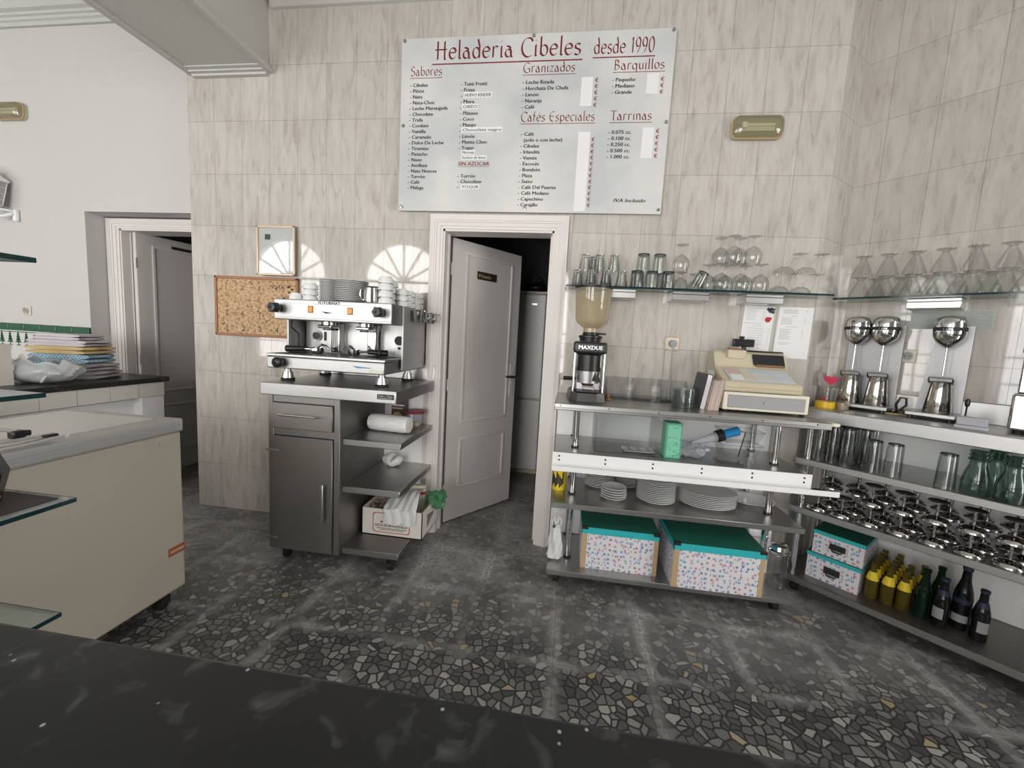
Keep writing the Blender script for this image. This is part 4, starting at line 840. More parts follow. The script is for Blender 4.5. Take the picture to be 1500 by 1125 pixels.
# ---- on the open shelves of the cabinet
def roll(name, label, loc, rz, r, ln, kk):
    b = MB(); n = 28
    rings = []
    for i in range(19):
        f = i/18; x = -ln/2+ln*f; e = 1-.10*(abs(2*f-1)**8)
        rings.append([(x, r*e*math.cos(2*PI*k/n)*(1+.05*math.sin(3*k+i*.8+kk)), r+r*e*math.sin(2*PI*k/n)*(1+.045*math.sin(2*k+i*1.3+kk))) for k in range(n)])
    b.ring_loft(rings); zmin = min(q.z for q in b.v)
    t = thing(name, label, 'roll', (loc[0], loc[1], loc[2]-zmin+.0005), rz)
    b.build('film_roll', 'bag_w', t); MB().lathe([(r*.52, ln/2-.0005), (r*.48, ln/2+.002), (r*.30, ln/2+.001), (r*.1, ln/2-.002)], n=20, M=Matrix.Translation((0, 0, r)) @ Matrix.Rotation(PI/2, 4, 'Y')).build('rolled_end', 'card', t)
roll('bag_roll', 'thick white roll of plastic bags lying on the upper cabinet shelf', (1.405, -.30, .748), -.10, .050, .25, 0)
def wad():
    b = MB().sphere((0, 0, .042), .070, .05, .042, 30, 18)
    for i, q in enumerate(b.v): b.v[i] = Vector((q.x*(1-.35*math.exp(-((q.x-.018)/.02)**2)*(q.z > .02)), q.y*(1+.1*math.sin(40*q.x)), max(.0006, q.z*(1-.38*math.exp(-((q.x-.02)/.018)**2))+crumple(q.x*2, q.y*3, 0, .003))))
    o = b.build('crumpled_bag', 'bag_w'); o.location = (1.345, -.12, .4802); o.rotation_euler = (0, 0, -.2); tag(o, 'twisted white plastic bag at the back of the middle cabinet shelf', 'bag')
wad()
t = thing('tea_carton', 'dark brown tea carton with orange picture behind the bag roll', 'carton', (1.365, -.065, .7485)); MB().rbox(-.045, .045, -.03, .03, 0, .185, .002, 1).build('carton', 'teabox', t)
MB().lathe([(.001, 0), (.036, 0), (.036, .0006)], n=24, M=Matrix.Translation((-.005, -.0305, .045)) @ Matrix.Rotation(PI/2, 4, 'X')).build('picture', 'tan', t)
b = MB().box(-.04, .04, -.0312, -.0306, .122, .130).box(-.04, .03, -.0312, -.0306, .104, .109); b.build('faded_print', 'card', t)
t = thing('plastic_tub', 'clear round tub with maroon lid on the upper cabinet shelf', 'tub', (1.492, -.13, .7485))
MB().lathe([(.001, .001), (.050, .001), (.052, .004), (.058, .095)], n=30).build('tub', 'acrylic', t); MB().lathe([(.062, .093), (.063, .104), (.058, .110), (.001, .108)], n=30).build('lid', 'pinklid', t); MB().sphere((.008, -.01, .022), .026, .022, .016, 14, 8).build('contents', 'contents', t)
def sugar_box():
    X0, X1, Y0, Y1, Z = 1.262, 1.640, -.352, -.055, .1225
    t = thing('sugar_box', 'open white cardboard sugar box with red printed frame on the lowest cabinet shelf', 'box', ((X0+X1)/2, (Y0+Y1)/2, Z))
    w, d, h = (X1-X0)/2, (Y1-Y0)/2, .165
    b = MB(); b.box(-w, w, -d, -d+.005, 0, h); b.box(-w, w, d-.005, d, 0, h); b.box(-w, -w+.005, -d, d, 0, h); b.box(w-.005, w, -d, d, 0, h); b.box(-w, w, -d, d, 0, .005); b.build('carton', 'card', t)
    b = MB().add([(-w, -d+.01, h), (-w+.004, -d+.01, h), (-w+.07, d, h+.075), (-w+.066, d, h+.075), (-w, d, h), (-w+.004, d, h)], [(0, 1, 2, 3), (0, 3, 4), (1, 2, 5)]); b.build('flap', 'brown_card', t)
    b = MB(); x0, x1, z0, z1 = -w+.07, w-.075, .020, h-.022; r = .018
    pts = []
    for cx, cz, a0 in ((x1-r, z1-r, 0), (x0+r, z1-r, 90), (x0+r, z0+r, 180), (x1-r, z0+r, 270)): pts += [(cx+r*math.cos(math.radians(a0+18*j)), cz+r*math.sin(math.radians(a0+18*j))) for j in range(6)]
    inn = [(p[0]+(.0045 if p[0] < 0 else -.0045), p[1]+(.0045 if p[1] < h/2 else -.0045)) for p in pts]; n = len(pts)
    b.add([(p[0], -d-.0006, p[1]) for p in pts]+[(p[0], -d-.0006, p[1]) for p in inn], [(i, (i+1) % n, n+(i+1) % n, n+i) for i in range(n)])
    b.box(-.07, .07, -d-.0012, -d-.0004, .082, .091); b.build('red_print', 'redc', t)
    b = MB(); text_mesh(b, 'AZÚCAR BLANQUILLA', (x0+.012, -d-.0008, .058), .021, bold=.0005, shear=.2, width=.205)
    for k, q in enumerate((.19, .15)): b.box(-q/2, q/2, -d-.0008, -d-.0003, .046-.009*k, .049-.009*k)
    for k in range(6): b.box(w+.0003, w+.0008, -.06+.02*k, -.048+.02*k, .04+.008*k, .12-.004*k)
    b.build('lettering', 'ink', t)
    b = MB(); random.seed(5)
    for k in range(46):
        x, y, z = random.uniform(-w+.02, .02), random.uniform(-d+.02, d-.06), h-.05+random.uniform(0, .045); a = random.uniform(0, PI); bb = random.uniform(-.5, .5)
        b.rbox(-.027, .027, -.006, .006, -.0025, .0025, .001, 1, M=Matrix.Translation((x, y, z)) @ Matrix.Rotation(a, 4, 'Z') @ Matrix.Rotation(bb, 4, 'Y'))
    b.box(-w+.01, w-.01, -d+.01, d-.01, .02, h-.055)
    o = b.build('sugar_sachets', 'straw'); o.location = t.location; o['kind'] = 'stuff'; tag(o, 'loose paper sugar sachets heaped inside the open sugar box', 'sachets')
    # white film bag draped over the front edge
    b = MB()
    def f(u, v):
        x = -.055+.20*u+.01*math.sin(6*v)
        if v < .4: q = v/.4; y, z = -d-.004-.003*math.sin(7*u), h-.085+.093*q
        else: q = (v-.4)/.6; y, z = -d-.004+.20*q, h+.009+.085*math.sin(q*PI*.7)*(.35+.65*u)
        return (x, y-.006*abs(math.sin(11*u+3*v)), z+.006*math.sin(13*u+7*v)+.004*math.sin(29*u-11*v)*(v > .2))
    b.grid(f, 30, 30); o = b.build('plastic_bag', 'bag_w'); o.location = t.location; tag(o, 'crumpled white plastic bag hanging over the front of the sugar box', 'bag')
    b = MB().sphere((w+.022, .06, h+.012), .056, .075, .048, 40, 24)
    for i, q in enumerate(b.v): b.v[i] = q+Vector((crumple(q.y*6, q.z*8, 0, .008), crumple(q.x*7, q.z*6, 2, .008), crumple(q.x*6, q.y*6, 4, .010)))
    o = b.build('green_bag', 'bag_green'); o.location = t.location; tag(o, 'crumpled green plastic bag at the right end of the sugar box', 'bag')
    t2 = thing('paper_packet', 'cream packet with a red band standing at the back of the sugar box', 'packet', (t.location.x+.085, t.location.y+.05, Z+.0055)); MB().rbox(-.05, .05, -.02, .02, 0, .255, .006, 2).build('packet', 'cream', t2); MB().rbox(-.0505, .0505, -.0205, .0205, .195, .222, .006, 2).build('band', 'redc', t2)
sugar_box()

# ---- store room behind the door
t = thing('fridge_freezer', 'tall white two door fridge in the dark room behind the open door', 'fridge', (0, 0, 0))
MB().rbox(1.62, 2.185, 1.45, 2.0, .04, 1.775, .006, 2).build('body', 'fridge', t)
MB().rbox(1.62, 2.185, 1.40, 1.446, .765, 1.775, .012, 3).build('fridge_door', 'fridge', t); MB().rbox(1.62, 2.185, 1.40, 1.446, .045, .752, .012, 3).build('freezer_door', 'fridge', t)
MB().rbox(1.612, 2.193, 1.395, 2.0, 1.776, 1.802, .008, 2).build('top_cover', 'cream', t)
MB().rbox(1.62, 2.185, 1.42, 1.98, .0005, .0395, .004, 1).build('plinth', 'beige', t)
MB().rbox(2.05, 2.10, 1.3985, 1.3998, 1.67, 1.69, .0004, 1).build('badge', 'alu', t)
t = thing('black_bag', 'black bag with a loop handle lying on top of the fridge', 'bag', (2.06, 1.58, 1.8025))
b = MB().sphere((0, 0, .055), .13, .10, .055, 24, 14)
for i, q in enumerate(b.v): b.v[i] = Vector((q.x, q.y, max(.0005, q.z+crumple(q.x, q.y, 0, .006))))
b.build('body', 'black', t); MB().tube([(.02+.06*math.cos(a), -.03, .075+.08*math.sin(a)) for a in [PI*k/10 for k in range(11)]], .009, 8).build('handle', 'black', t)
# ================================================================ RIGHT SIDE: the steel serving table
random.seed(11)
def table():
    t = thing('serving_table', 'stainless steel serving table with four shelves and chrome posts right of the door', 'table', (0, 0, 0))
    X0, X1, Y0 = 2.385, 3.645, -.46
    b = MB().rbox(X0-.012, X1+.055, Y0, -.001, .985, 1.02, .003, 1); b.build('worktop', 'steel', t)
    b = MB().rbox(X0-.012, X1-.01, Y0-.008, Y0-.0005, 1.000, 1.020, .002, 1); tr = b.build('front_trim', 'alu', t)
    for k in range(6): MB().cyl((X0+.02+.245*k, Y0-.008, 1.010), (X0+.02+.245*k, Y0-.0095, 1.010), .0035, n=10).build('screw', 'ink', tr)
    MB().rbox(X1+.058, X1+.11, Y0+.03, Y0+.09, .998, 1.016, .006, 2).build('end_cap', 'cream', t)
    for z in (.755, .485, .105): MB().rbox(X0, X1, Y0+(0 if z < .7 else .03), -.001, z-.03, z, .003, 1).build('shelf', 'steel', t)
    MB().box(X0, X1, -.006, -.001, .11, .98).build('back_panel', 'white_paint', t)
    for x in (2.498, 3.540):
        for y in (-.30, -.024):
            for z0, z1 in ((.7555, .9845), (.4855, .7245), (.1055, .4545)):
                p = MB().cyl((x, y, z0), (x, y, z1), .0165, n=20).build('post', 'chrome', t)
                MB().cyl((x, y, z0), (x, y, z0+.008), .021, n=20).build('collar', 'dkmetal', p)
    f = MB().box(X0-.005, X1+.005, Y0+.012, Y0+.016, .678, .757).box(X0-.005, X1+.10, Y0-.045, Y0+.016, .674, .678).box(X0-.005, X1+.10, Y0-.047, Y0-.043, .674, .700).build('white_rail', 'white_paint', t)
    b = MB()
    for k in range(6):
        x = X0+.03+.24*k; b.cyl((x, Y0+.012, .738), (x, Y0+.0108, .738), .005, n=10).cyl((x, Y0+.012, .716), (x, Y0+.0108, .716), .005, n=10)
    b.build('rail_holes', 'ink', f)
    for x in (2.44, 3.585):
        for y in (-.38, -.08):
            c = MB().cyl((x-.014, y, .028), (x+.014, y, .028), .028, n=20).build('caster', 'rubber', t); MB().cyl((x, y, .05), (x, y, .0745), .011).box(x-.02, x-.015, y-.02, y+.02, .02, .068).box(x+.015, x+.02, y-.02, y+.02, .02, .068).build('caster_fork', 'dkmetal', c)
table()

def grinder():
    t = thing('coffee_grinder', 'black and steel coffee grinder with an amber tinted conical hopper on the serving table', 'coffee grinder', (2.542, -.225, 1.0205))
    b = MB().ring_loft([[(-.095, .15, 0), (.095, .15, 0), (.112, .05, 0), (.098, -.095, 0), (.055, -.12, 0), (-.055, -.12, 0), (-.098, -.095, 0), (-.112, .05, 0)], [(-.090, .145, .05), (.090, .145, .05), (.105, .05, .05), (.090, -.09, .05), (.05, -.112, .045), (-.05, -.112, .045), (-.090, -.09, .05), (-.105, .05, .05)]], True, False, False); b.build('base', 'dkmetal', t)
    MB().rbox(-.062, .062, -.115, -.03, .0505, .058, .003, 1).build('catch_tray', 'deep_grey', t)
    b = MB().rbox(-.070, .070, -.05, .135, .0505, .26, .012, 3); b.build('body', 'steel', t)
    b = MB().cyl((0, -.03, .165), (0, -.03, .185), .068, n=32).cyl((0, -.03, .185), (0, -.03, .252), .066, n=32); b.build('dosing_chamber', 'black', t)
    b = MB().cyl((0, -.03, .098), (0, -.03, .164), .062, .068, n=32); b.build('doser_ring', 'alu', t)
    MB().prism([(.03, -.1, .112), (.068, -.1, .108), (.05, -.1, .16)], (0, .012, 0)).build('doser_lever', 'black', t)
    MB().tube([(-.065, -.04, .118), (-.09, -.05, .118)], .007, 8).tube([(-.086, -.05, .118), (-.135, -.055, .118)], .011, 12).build('side_lever', 'black', t)
    b = MB().rbox(-.09, .09, -.105, .14, .2605, .325, .014, 3); h = b.build('head', 'dkmetal', t)
    b = MB(); text_mesh(b, 'MAXDUE', (-.065, -.1062, .284), .030, bold=.0008, width=.128); b.build('badge_lettering', 'alu', h)
    for x in (-.080, .080): MB().cyl((x, -.085, .051), (x, -.085, .262), .006, n=10).build('guard_rod', 'chrome', t)
    MB().tube([(-.03, -.11, .06), (-.03, -.10, .082), (.03, -.10, .082), (.03, -.11, .06)], .004, 8).build('filter_fork', 'chrome', t)
    MB().sphere((0, -.045, .092), .035, .03, .016, 16, 8).build('ground_coffee', 'bean', t)
    b = MB().lathe([(.058, .326), (.060, .345), (.066, .348), (.066, .358), (.046, .362), (.044, .378), (.001, .378)], (0, 0, 0), 32); b.build('grind_collar', 'black', t)
    MB().cyl((.03, 0, .372), (.085, -.01, .372), .005, n=8).build('collar_pin', 'dkmetal', t)
    b = MB().lathe([(.043, .3785), (.043, .400), (.082, .430), (.090, .445), (.101, .618)], n=40); hp = b.build('hopper', 'smoke', t)
    MB().lathe([(.102, .6155), (.105, .618), (.105, .627), (.085, .631), (.001, .631)], n=40).build('hopper_lid', 'black', t)
grinder()
t = thing('tamper', 'small brown wooden tamper knob lying right of the coffee grinder', 'tamper', (2.668, -.20, 1.0205)); MB().lathe([(.001, 0), (.016, 0), (.018, .004), (.018, .010), (.008, .013), (.012, .022), (.013, .03), (.001, .036)], n=20).build('knob', 'brown_card', t)

s = socket('wall_socket', 'cream wall socket with a plugged in grey cord behind the serving table', (3.038, 0, 1.362), 0, 'wall sockets', 'cream')
MB().rbox(-.041, .041, -.006, -.0006, -.041, .041, .006, 2).build('outer_rim', 'gold', s)
t = thing('plug_cord', 'grey plug with cord hanging from the socket above the serving table', 'cord', (3.038, 0, 1.362)); MB().cyl((0, -.012, 0), (0, -.032, 0), .018, n=20).build('plug', 'grey', t); MB().tube([(0, -.028, -.004), (0, -.034, -.03), (0, -.030, -.15), (.002, -.028, -.26), (.004, -.03, -.335)], .005, 8).build('flex', 'grey', t)

def acrylic():
    t = thing('acrylic_tray', 'long empty clear acrylic tray at the back of the serving table', 'tray', (2.66, -.15, 1.0205))
    b = MB(); b.box(0, .47, .13, .134, 0, .125); b.box(0, .47, 0, .004, .0, .035); b.box(0, .47, .004, .13, 0, .003); b.build('tray', 'acrylic', t)
    for x in (0, .155, .31, .466): MB().prism([(x, .004, .0032), (x, .13, .0032), (x, .13, .125), (x, .10, .125), (x, .004, .035)], (.004, 0, 0)).build('divider', 'acrylic', t)
acrylic()
p = thing('plastic_dish', '', 'dish'); MB().lathe([(.001, .0015), (.045, .0015), (.050, .006), (.060, .0065), (.060, .0025), (.052, .001), (.045, .0), (.001, 0)], n=32).build('disc', thin_glass('greenish clear plastic', (.80, .87, .85), .12, .55, .08, 2, ((.42, .55, .50), .08)), p)
repeat(p, [((3.062+random.uniform(-.002, .002), -.262+random.uniform(-.002, .002), 1.0205+.0078*k), (0, 0, 0)) for k in range(13)], ['%s greenish clear plastic dish of the stack beside the books' % ('topmost' if k == 12 else 'lowest' if k == 0 else ORD[12-k]+' from the top') for k in range(13)], 'plastic dishes beside the books')
def books():
    specs = [(.026, .19, .19, 'navy', 'dark hardback book, leftmost and largest, leaning beside the cash register'), (.010, .165, .14, 'multi', 'first slim booklet right of the dark book'), (.010, .162, .14, 'cream', 'second slim booklet right of the dark book'), (.010, .165, .14, 'multi', 'third slim booklet right of the dark book'), (.009, .168, .14, 'cream', 'fourth slim booklet right of the dark book'), (.009, .170, .14, 'multi', 'slim booklet nearest the cash register')]
    x = 3.140
    for k, (th, h, d, m, lab) in enumerate(specs):
        t = thing('book' if k == 0 else 'booklet', lab, 'book', (x, -.335+(.04 if k == 0 else 0), 1.0212), 0, 'books beside the cash register'); t.rotation_euler = (0, .14, 0)
        MB().box(.0015, th-.0015, .002, d-.003, .002, h-.003).build('pages', 'multi' if k else 'paper', t)
        b = MB().box(0, .0015, 0, d, .0, h).box(th-.0015, th, 0, d, 0, h).box(0, th, d-.0025, d, 0, h); b.build('cover', m, t)
        x += th+.0015
    t = thing('folded_leaflets', 'pale folded leaflets standing on top between the slim booklets and the cash register', 'leaflet', (3.205, -.20, 1.0212)); t.rotation_euler = (0, .10, .0)
    for q in range(3): MB().box(.003*q, .003*q+.001, 0, .09, 0, .205-.006*q).build('sheet', 'paper', t)
books()

def register():
    t = thing('cash_register', 'beige electronic cash register on a grey fronted drawer on the serving table', 'cash register', (3.245, -.325, 1.0205))
    MB().rbox(0, .415, .0, .30, .012, .108, .006, 2).build('cash_drawer', 'cream', t)
    f = MB().rbox(.022, .395, -.004, .0005, .026, .092, .003, 1).build('drawer_front', 'grey', t)
    MB().cyl((.205, -.0042, .060), (.205, -.010, .060), .008, n=16).build('lock', 'alu', f)
    for x in (.02, .395):
        for y in (.02, .27): MB().cyl((x, y, 0), (x, y, .0115), .012, n=12).build('foot', 'rubber', t)
    sec = [(-.005, .112), (-.010, .120), (-.012, .150), (-.004, .160), (.08, .195), (.155, .232), (.165, .245), (.20, .305), (.22, .318), (.29, .318), (.30, .30), (.30, .112)]
    def side(x, k): return [(x, .145+(y-.145)*k, .112+(z-.112)*k) for y, z in sec]
    b = MB().ring_loft([side(-.006, .95), side(.0, .99), side(.008, 1), side(.365, 1), side(.372, .96)], True, False, False); body = b.build('housing', 'beige', t)
    b = MB().prism([(-.0135, .131), (-.0135, .1345)] and [(.006, -.0135, .131), (.371, -.0135, .131), (.371, -.0135, .1345), (.006, -.0135, .1345)], (0, .003, 0)); b.build('seam', 'tan', body)
    def on(x0, x1, a0, a1, y0z0, y1z1, th=.0018):
        (ya, za), (yb, zb) = y0z0, y1z1; P = lambda f: (ya+(yb-ya)*f, za+(zb-za)*f)
        (u0, v0), (u1, v1) = P(a0), P(a1); d = Vector((0, -(zb-za), (yb-ya))).normalized()*th; e = Vector((0, -(zb-za), (yb-ya))).normalized()*.0005
        return MB().prism([Vector((x0, u0, v0))+e, Vector((x1, u0, v0))+e, Vector((x1, u1, v1))+e, Vector((x0, u1, v1))+e], d)
    S1 = ((-.004, .160), (.155, .232)); S2 = ((.165, .245), (.20, .305))
    kb = on(.03, .345, .08, .82, (-.004, .160), (.165, .2355), .003).build('keyboard', 'reg_card', body)
    for x0, x1, a0, a1, m in ((.04, .10, .12, .40, 'fridge'), (.105, .15, .15, .75, 'yellow'), (.155, .25, .15, .45, 'lid'), (.155, .335, .50, .78, 'reg_card'), (.26, .335, .15, .45, 'reg_card'), (.04, .10, .45, .78, 'pink')):
        on(x0, x1, a0, a1, (-.004, .1635), (.165, .239), .0012).build('key_sheet', MT[m] if m not in ('yellow', 'pink') else mat('faded '+m, (.62, .58, .42) if m == 'yellow' else (.60, .42, .40), .4), kb)
    MB().rbox(.205, .352, .150, .1845, .238, .252, .002, 1).build('display_strip', 'copper', body)
    on(.195, .357, .03, .97, *S2, .004).build('display_window', 'smoked', body)
    MB().rbox(.19, .362, .205, .285, .3185, .326, .003, 1).build('display_hood', 'smoked', body)
    MB().rbox(.06, .16, .175, .24, .275, .326, .010, 2).build('printer_cover', 'beige', body)
    MB().rbox(.075, .15, .20, .23, .3265, .334, .002, 1).build('paper_slot', 'brown_card', body)
    MB().cyl((.17, .25, .318), (.17, .25, .345), .012, n=12).build('display_post', 'black', t)
    MB().rbox(.105, .22, .235, .262, .345, .388, .006, 2).build('customer_display', 'black', t)
    MB().rbox(.14, .165, .24, .257, .3885, .404, .004, 1).build('display_knob', 'ink', t)
register()
t = thing('receipts', 'small stack of white receipts lying on the right end of the cash drawer', 'paper', (3.635, -.20, 1.1290)); MB().rbox(-.028, .022, -.05, .05, .0005, .016, .002, 1).build('slips', 'paper', t)

def sheet(label, pts, lines):
    t = thing('paper_sheet', label, 'paper', (0, 0, 0), 0, 'papers taped to the tiles')
    A, B, C, D = [Vector((x, -.0025, z)) for x, z in pts]    # top left, top right, bottom right, bottom left
    MB().prism([A, B, C, D], (0, .0018, 0)).build('sheet', 'paper', t)
    P = lambda u, v: A.lerp(B, u).lerp(D.lerp(C, u), v)+Vector((0, -.0004, 0))
    b = MB()
    for u0, u1, v in lines: b.add([P(u0, v), P(u1, v), P(u1, v+.008), P(u0, v+.008)], [(0, 1, 2, 3)])
    b.build('text_lines', 'grey_ink', t); return t, P
rnd = random.Random(3)
ln = [(.35, .72, .05), (.12, .40, .09)]+[(.10, .45-.05*rnd.random(), .13+.035*k) for k in range(6)]+[(.62, .70, .13+.035*k) for k in range(6)]+[(.05, .62, .39), (.35, .68, .44)]+[(.18+.06*rnd.random(), .75, .50+.05*k) for k in range(8)]+[(.88, .95, .50+.05*k) for k in range(8)]+[(.25, .70, .94)]
t, P = sheet('white printed card with a red picture and dark berries taped under the glass shelf bracket', ((3.422, 1.607), (3.587, 1.603), (3.578, 1.345), (3.415, 1.352)), ln)
for u, v, r in ((.80, .06, .010), (.90, .05, .009), (.86, .10, .010), (.95, .12, .009), (.97, .06, .007)):
    q = P(u, v); MB().cyl(q, q+Vector((0, -.0006, 0)), r, n=14).build('berry_print', 'navy', t)
q = P(.82, .29); b = MB().cyl(q, q+Vector((0, -.0006, 0)), .016, n=14).cyl(q+Vector((.012, 0, .006)), q+Vector((.012, -.0008, .006)), .009, n=12).build('red_picture', 'redc', t)
ln = [(.12, .55, .05+.022*k) for k in range(4)]+[(.78, .84, .06+.02*k) for k in range(2)]+[(.35, .55, .17)]+[(.10, .35+.1*rnd.random(), .21+.024*k) for k in range(6)]+[(.76, .80, .22+.024*k) for k in range(5)]+[(.25, .60, .38)]+[(.10, .34+.12*rnd.random(), .43+.024*k) for k in range(9)]+[(.74, .78, .44+.024*k) for k in range(8)]+[(.10, .48, .70), (.10, .40, .73)]
sheet('plain white typed paper sheet taped right of the printed card', ((3.612, 1.605), (3.795, 1.607), (3.790, 1.312), (3.602, 1.316)), ln)

# ---- on the upper inner shelf
Z1 = .7555
t = thing('tissue_box', 'mint green box with a dark dotted print on the upper inner shelf', 'box', (2.965, -.37, Z1)); MB().rbox(0, .082, 0, .10, 0, .188, .003, 1).build('box', 'mint', t)
b = MB(); rnd = random.Random(9)
for k in range(34):
    x, z = rnd.uniform(.010, .072), rnd.uniform(.012, .176); b.tube([(x-.006, -.0008, z), (x, -.0008, z+.005*rnd.uniform(-1, 1)), (x+.006, -.0008, z+.003)], .0009, 5)
for a, c, e, g in ((.004, .078, .004, .007), (.004, .078, .181, .184), (.004, .007, .004, .184), (.075, .078, .004, .184)): b.box(a, c, -.001, -.0003, e, g)
b.build('print', 'mint_dark', t)
t = thing('acrylic_stand', 'empty clear acrylic stand on the upper inner shelf left of the mint box', 'stand', (2.60, -.36, Z1))
MB().box(0, .005, 0, .26, 0, .19).build('side_panel', 'acrylic', t); MB().box(.335, .340, 0, .26, 0, .19).build('side_panel', 'acrylic', t); MB().box(.0052, .3348, .255, .26, 0, .19).build('rear_panel', 'acrylic', t); MB().box(.0052, .3348, 0, .2548, 0, .004).build('floor_panel', 'acrylic', t)
t = thing('perforated_tray', 'flat perforated steel tray lying in front of the mint box', 'tray', (2.76, -.33, Z1+.0045)); MB().rbox(0, .17, 0, .095, 0, .010, .003, 1).build('tray', 'alu', t)
b = MB()
for i in range(3):
    for j in range(2): b.cyl((.035+.05*i, .03+.04*j, .0101), (.035+.05*i, .03+.04*j, .0106), .009, n=14)
b.build('holes', 'deep_grey', t)
def blowtorch():
    t = thing('icing_syringe', 'blue handled tool with dark collar and clear nozzle lying on crumpled film', 'tool', (3.12, -.29, Z1))
    A, B = Vector((.0, .0, .075)), Vector((.245, .03, .158)); d = (B-A)
    M_ = Matrix.Translation(A) @ d.to_track_quat('Z', 'Y').to_matrix().to_4x4(); ln = d.length
    MB().lathe([(.006, 0), (.010, .02), (.026, ln*.5), (.026, ln*.52), (.001, ln*.52)], n=24, M=M_).build('nozzle', 'bag_grey', t)
    MB().lathe([(.001, ln*.521), (.031, ln*.521), (.033, ln*.56), (.033, ln*.66), (.028, ln*.67), (.001, ln*.67)], n=24, M=M_).build('collar', 'black', t)
    MB().lathe([(.001, ln*.671), (.024, ln*.671), (.025, ln*.98), (.020, ln), (.001, ln)], n=24, M=M_).build('handle', 'blue', t)
    MB().tube([A+d*.99, A+d*1.15+Vector((0, 0, -.02)), A+d*1.1+Vector((.0, .03, -.16))], .003, 6).build('cord', 'ink', t)
    b = MB().sphere((.01, .0, .036), .095, .085, .036, 44, 26)
    for i, q in enumerate(b.v): b.v[i] = Vector((q.x+crumple(q.y*7, q.z*9, 1, .008), q.y+crumple(q.x*7, q.z*9, 2, .008), max(.0006, q.z+crumple(q.x*8, q.y*7, 3, .008))))
    o = b.build('crumpled_film', 'bag_grey'); o.location = (3.115, -.27, Z1); tag(o, 'crumpled clear plastic film under the blue handled tool', 'film')
blowtorch()
t = thing('clear_dish', 'flat clear square plastic dish lying right of the crumpled film', 'lid', (3.30, -.33, Z1), .1); MB().rbox(-.06, .06, -.05, .05, 0, .012, .004, 1).build('lid', 'acrylic', t)
for k in range(2):
    t = thing('clear_tub', ('lower', 'upper')[k]+' of two stacked clear plastic tubs beside the right chrome post', 'tub', (3.410, -.15, Z1+.075*k+.0005*k), .05, 'clear tubs on the upper inner shelf')
    R = lambda w, d, z: [(w, -d, z), (w, d, z), (-w, d, z), (-w, -d, z)]
    MB().ring_loft([R(.085, .055, 0), R(.105, .07, .066)], False, False, False).add(R(.085, .055, .0), [(0, 1, 2, 3)]).build('tub', 'acrylic', t)
    b = MB(); q = R(.107, .072, .068); b.tube([q[0], q[1], q[2], q[3]], .0035, 6, True); b.build('rolled_rim', 'acrylic', t)

# ---- plates on the middle shelf
Z2 = .4855
def plates(x, y, n, r, h, dz, lab, sy=1, cat='plate', name='plate'):
    return stack(lambda: saucer_mesh(r, h, 'plate', name, sy), x, y, Z2, n, dz, lab, cat, 'plates on the middle shelf')
plates(2.665, -.125, 14, .087, .016, .0095, 'plate of the left stack on the middle shelf')
plates(2.822, -.095, 14, .062, .014, .0095, 'small plate of the narrow stack behind the tall one')
plates(2.728, -.312, 5, .070, .016, .0135, 'saucer of the low front stack on the middle shelf')
plates(2.962, -.275, 17, .103, .016, .0098, 'plate of the tall middle stack on the middle shelf')
plates(3.240, -.265, 8, .148, .018, .0095, 'oval platter of the wide stack on the middle shelf', .80, 'platter', 'oval_platter')
o = saucer_mesh(.130, .022, 'plate', 'oval_platter', .85); o.location = (3.508, -.155, Z2); tag(o, 'single white oval platter behind the right chrome post', 'platter', 'plates on the middle shelf')
t = thing('food_can', 'yellow printed can standing by the left post of the middle shelf', 'can', (2.425, -.245, Z2)); MB().lathe([(.001, 0), (.039, 0), (.040, .003), (.040, .13), (.039, .133), (.001, .131)], n=32).build('can', 'label_y', t)
b = MB()
for k in range(9):
    a = -PI*.9+k*.22; b.box(-.004, .004, -.0408, -.0402, .02+.01*(k % 3), .11-.012*(k % 4), M=Matrix.Rotation(a+PI/2, 4, 'Z'))
b.build('print', 'ink', t); MB().lathe([(.0403, .1335), (.041, .136), (.038, .140), (.001, .139)], n=32).build('lid', 'tan', t)
# ---- on the bottom shelf
Z3 = .1055
def storage_box(name, label, loc, rz, wd, d, h, grp, handle=False, lidh=.035, metal=True):
    t = thing(name, label, 'box', loc, rz, grp)
    MB().box(-wd/2, wd/2, -d/2, d/2, 0, h-.004).build('body', 'print', t)
    if not handle:
        for x0, x1 in ((-wd/2-.0006, -wd/2+.028), (wd/2-.022, wd/2+.0006)): MB().box(x0, x1, -d/2-.0012, -d/2-.0003, .001, h-lidh-.003).build('kraft_corner', 'tan', t)
    b = MB(); w2, d2 = wd/2+.004, d/2+.004; b.box(-w2, w2, -d2, -d2+.003, h-lidh, h); b.box(-w2, w2, d2-.003, d2, h-lidh, h); b.box(-w2, -w2+.003, -d2, d2, h-lidh, h); b.box(w2-.003, w2, -d2, d2, h-lidh, h); b.build('lid_edge', 'teal', t)
    MB().box(-w2, w2, -d2, d2, h, h+.0025).build('lid_top', 'teal_top', t)
    if metal:
        b = MB()
        for sx in (-1, 1): b.box(min(sx*w2, sx*(w2-.034))-.0005, max(sx*w2, sx*(w2-.034))+.0005, -d2-.001, -d2+.02, h-.012, h+.0035)
        b.build('metal_corner', 'dkmetal', t)
    if handle:
        b = MB().rbox(-.036, .036, -d/2-.006, -d/2-.0008, h*.36, h*.62, .003, 2); q = b.build('label_holder', 'dkmetal', t)
        MB().tube([(-.026, -d/2-.006, h*.40), (-.018, -d/2-.013, h*.32), (.018, -d/2-.013, h*.32), (.026, -d/2-.006, h*.40)], .004, 8).build('pull', 'dkmetal', q)
    return t
storage_box('storage_box', 'left large printed storage box with green lid on the bottom shelf', (2.772, -.232, Z3), .0, .405, .33, .235, 'printed storage boxes on the bottom shelf')
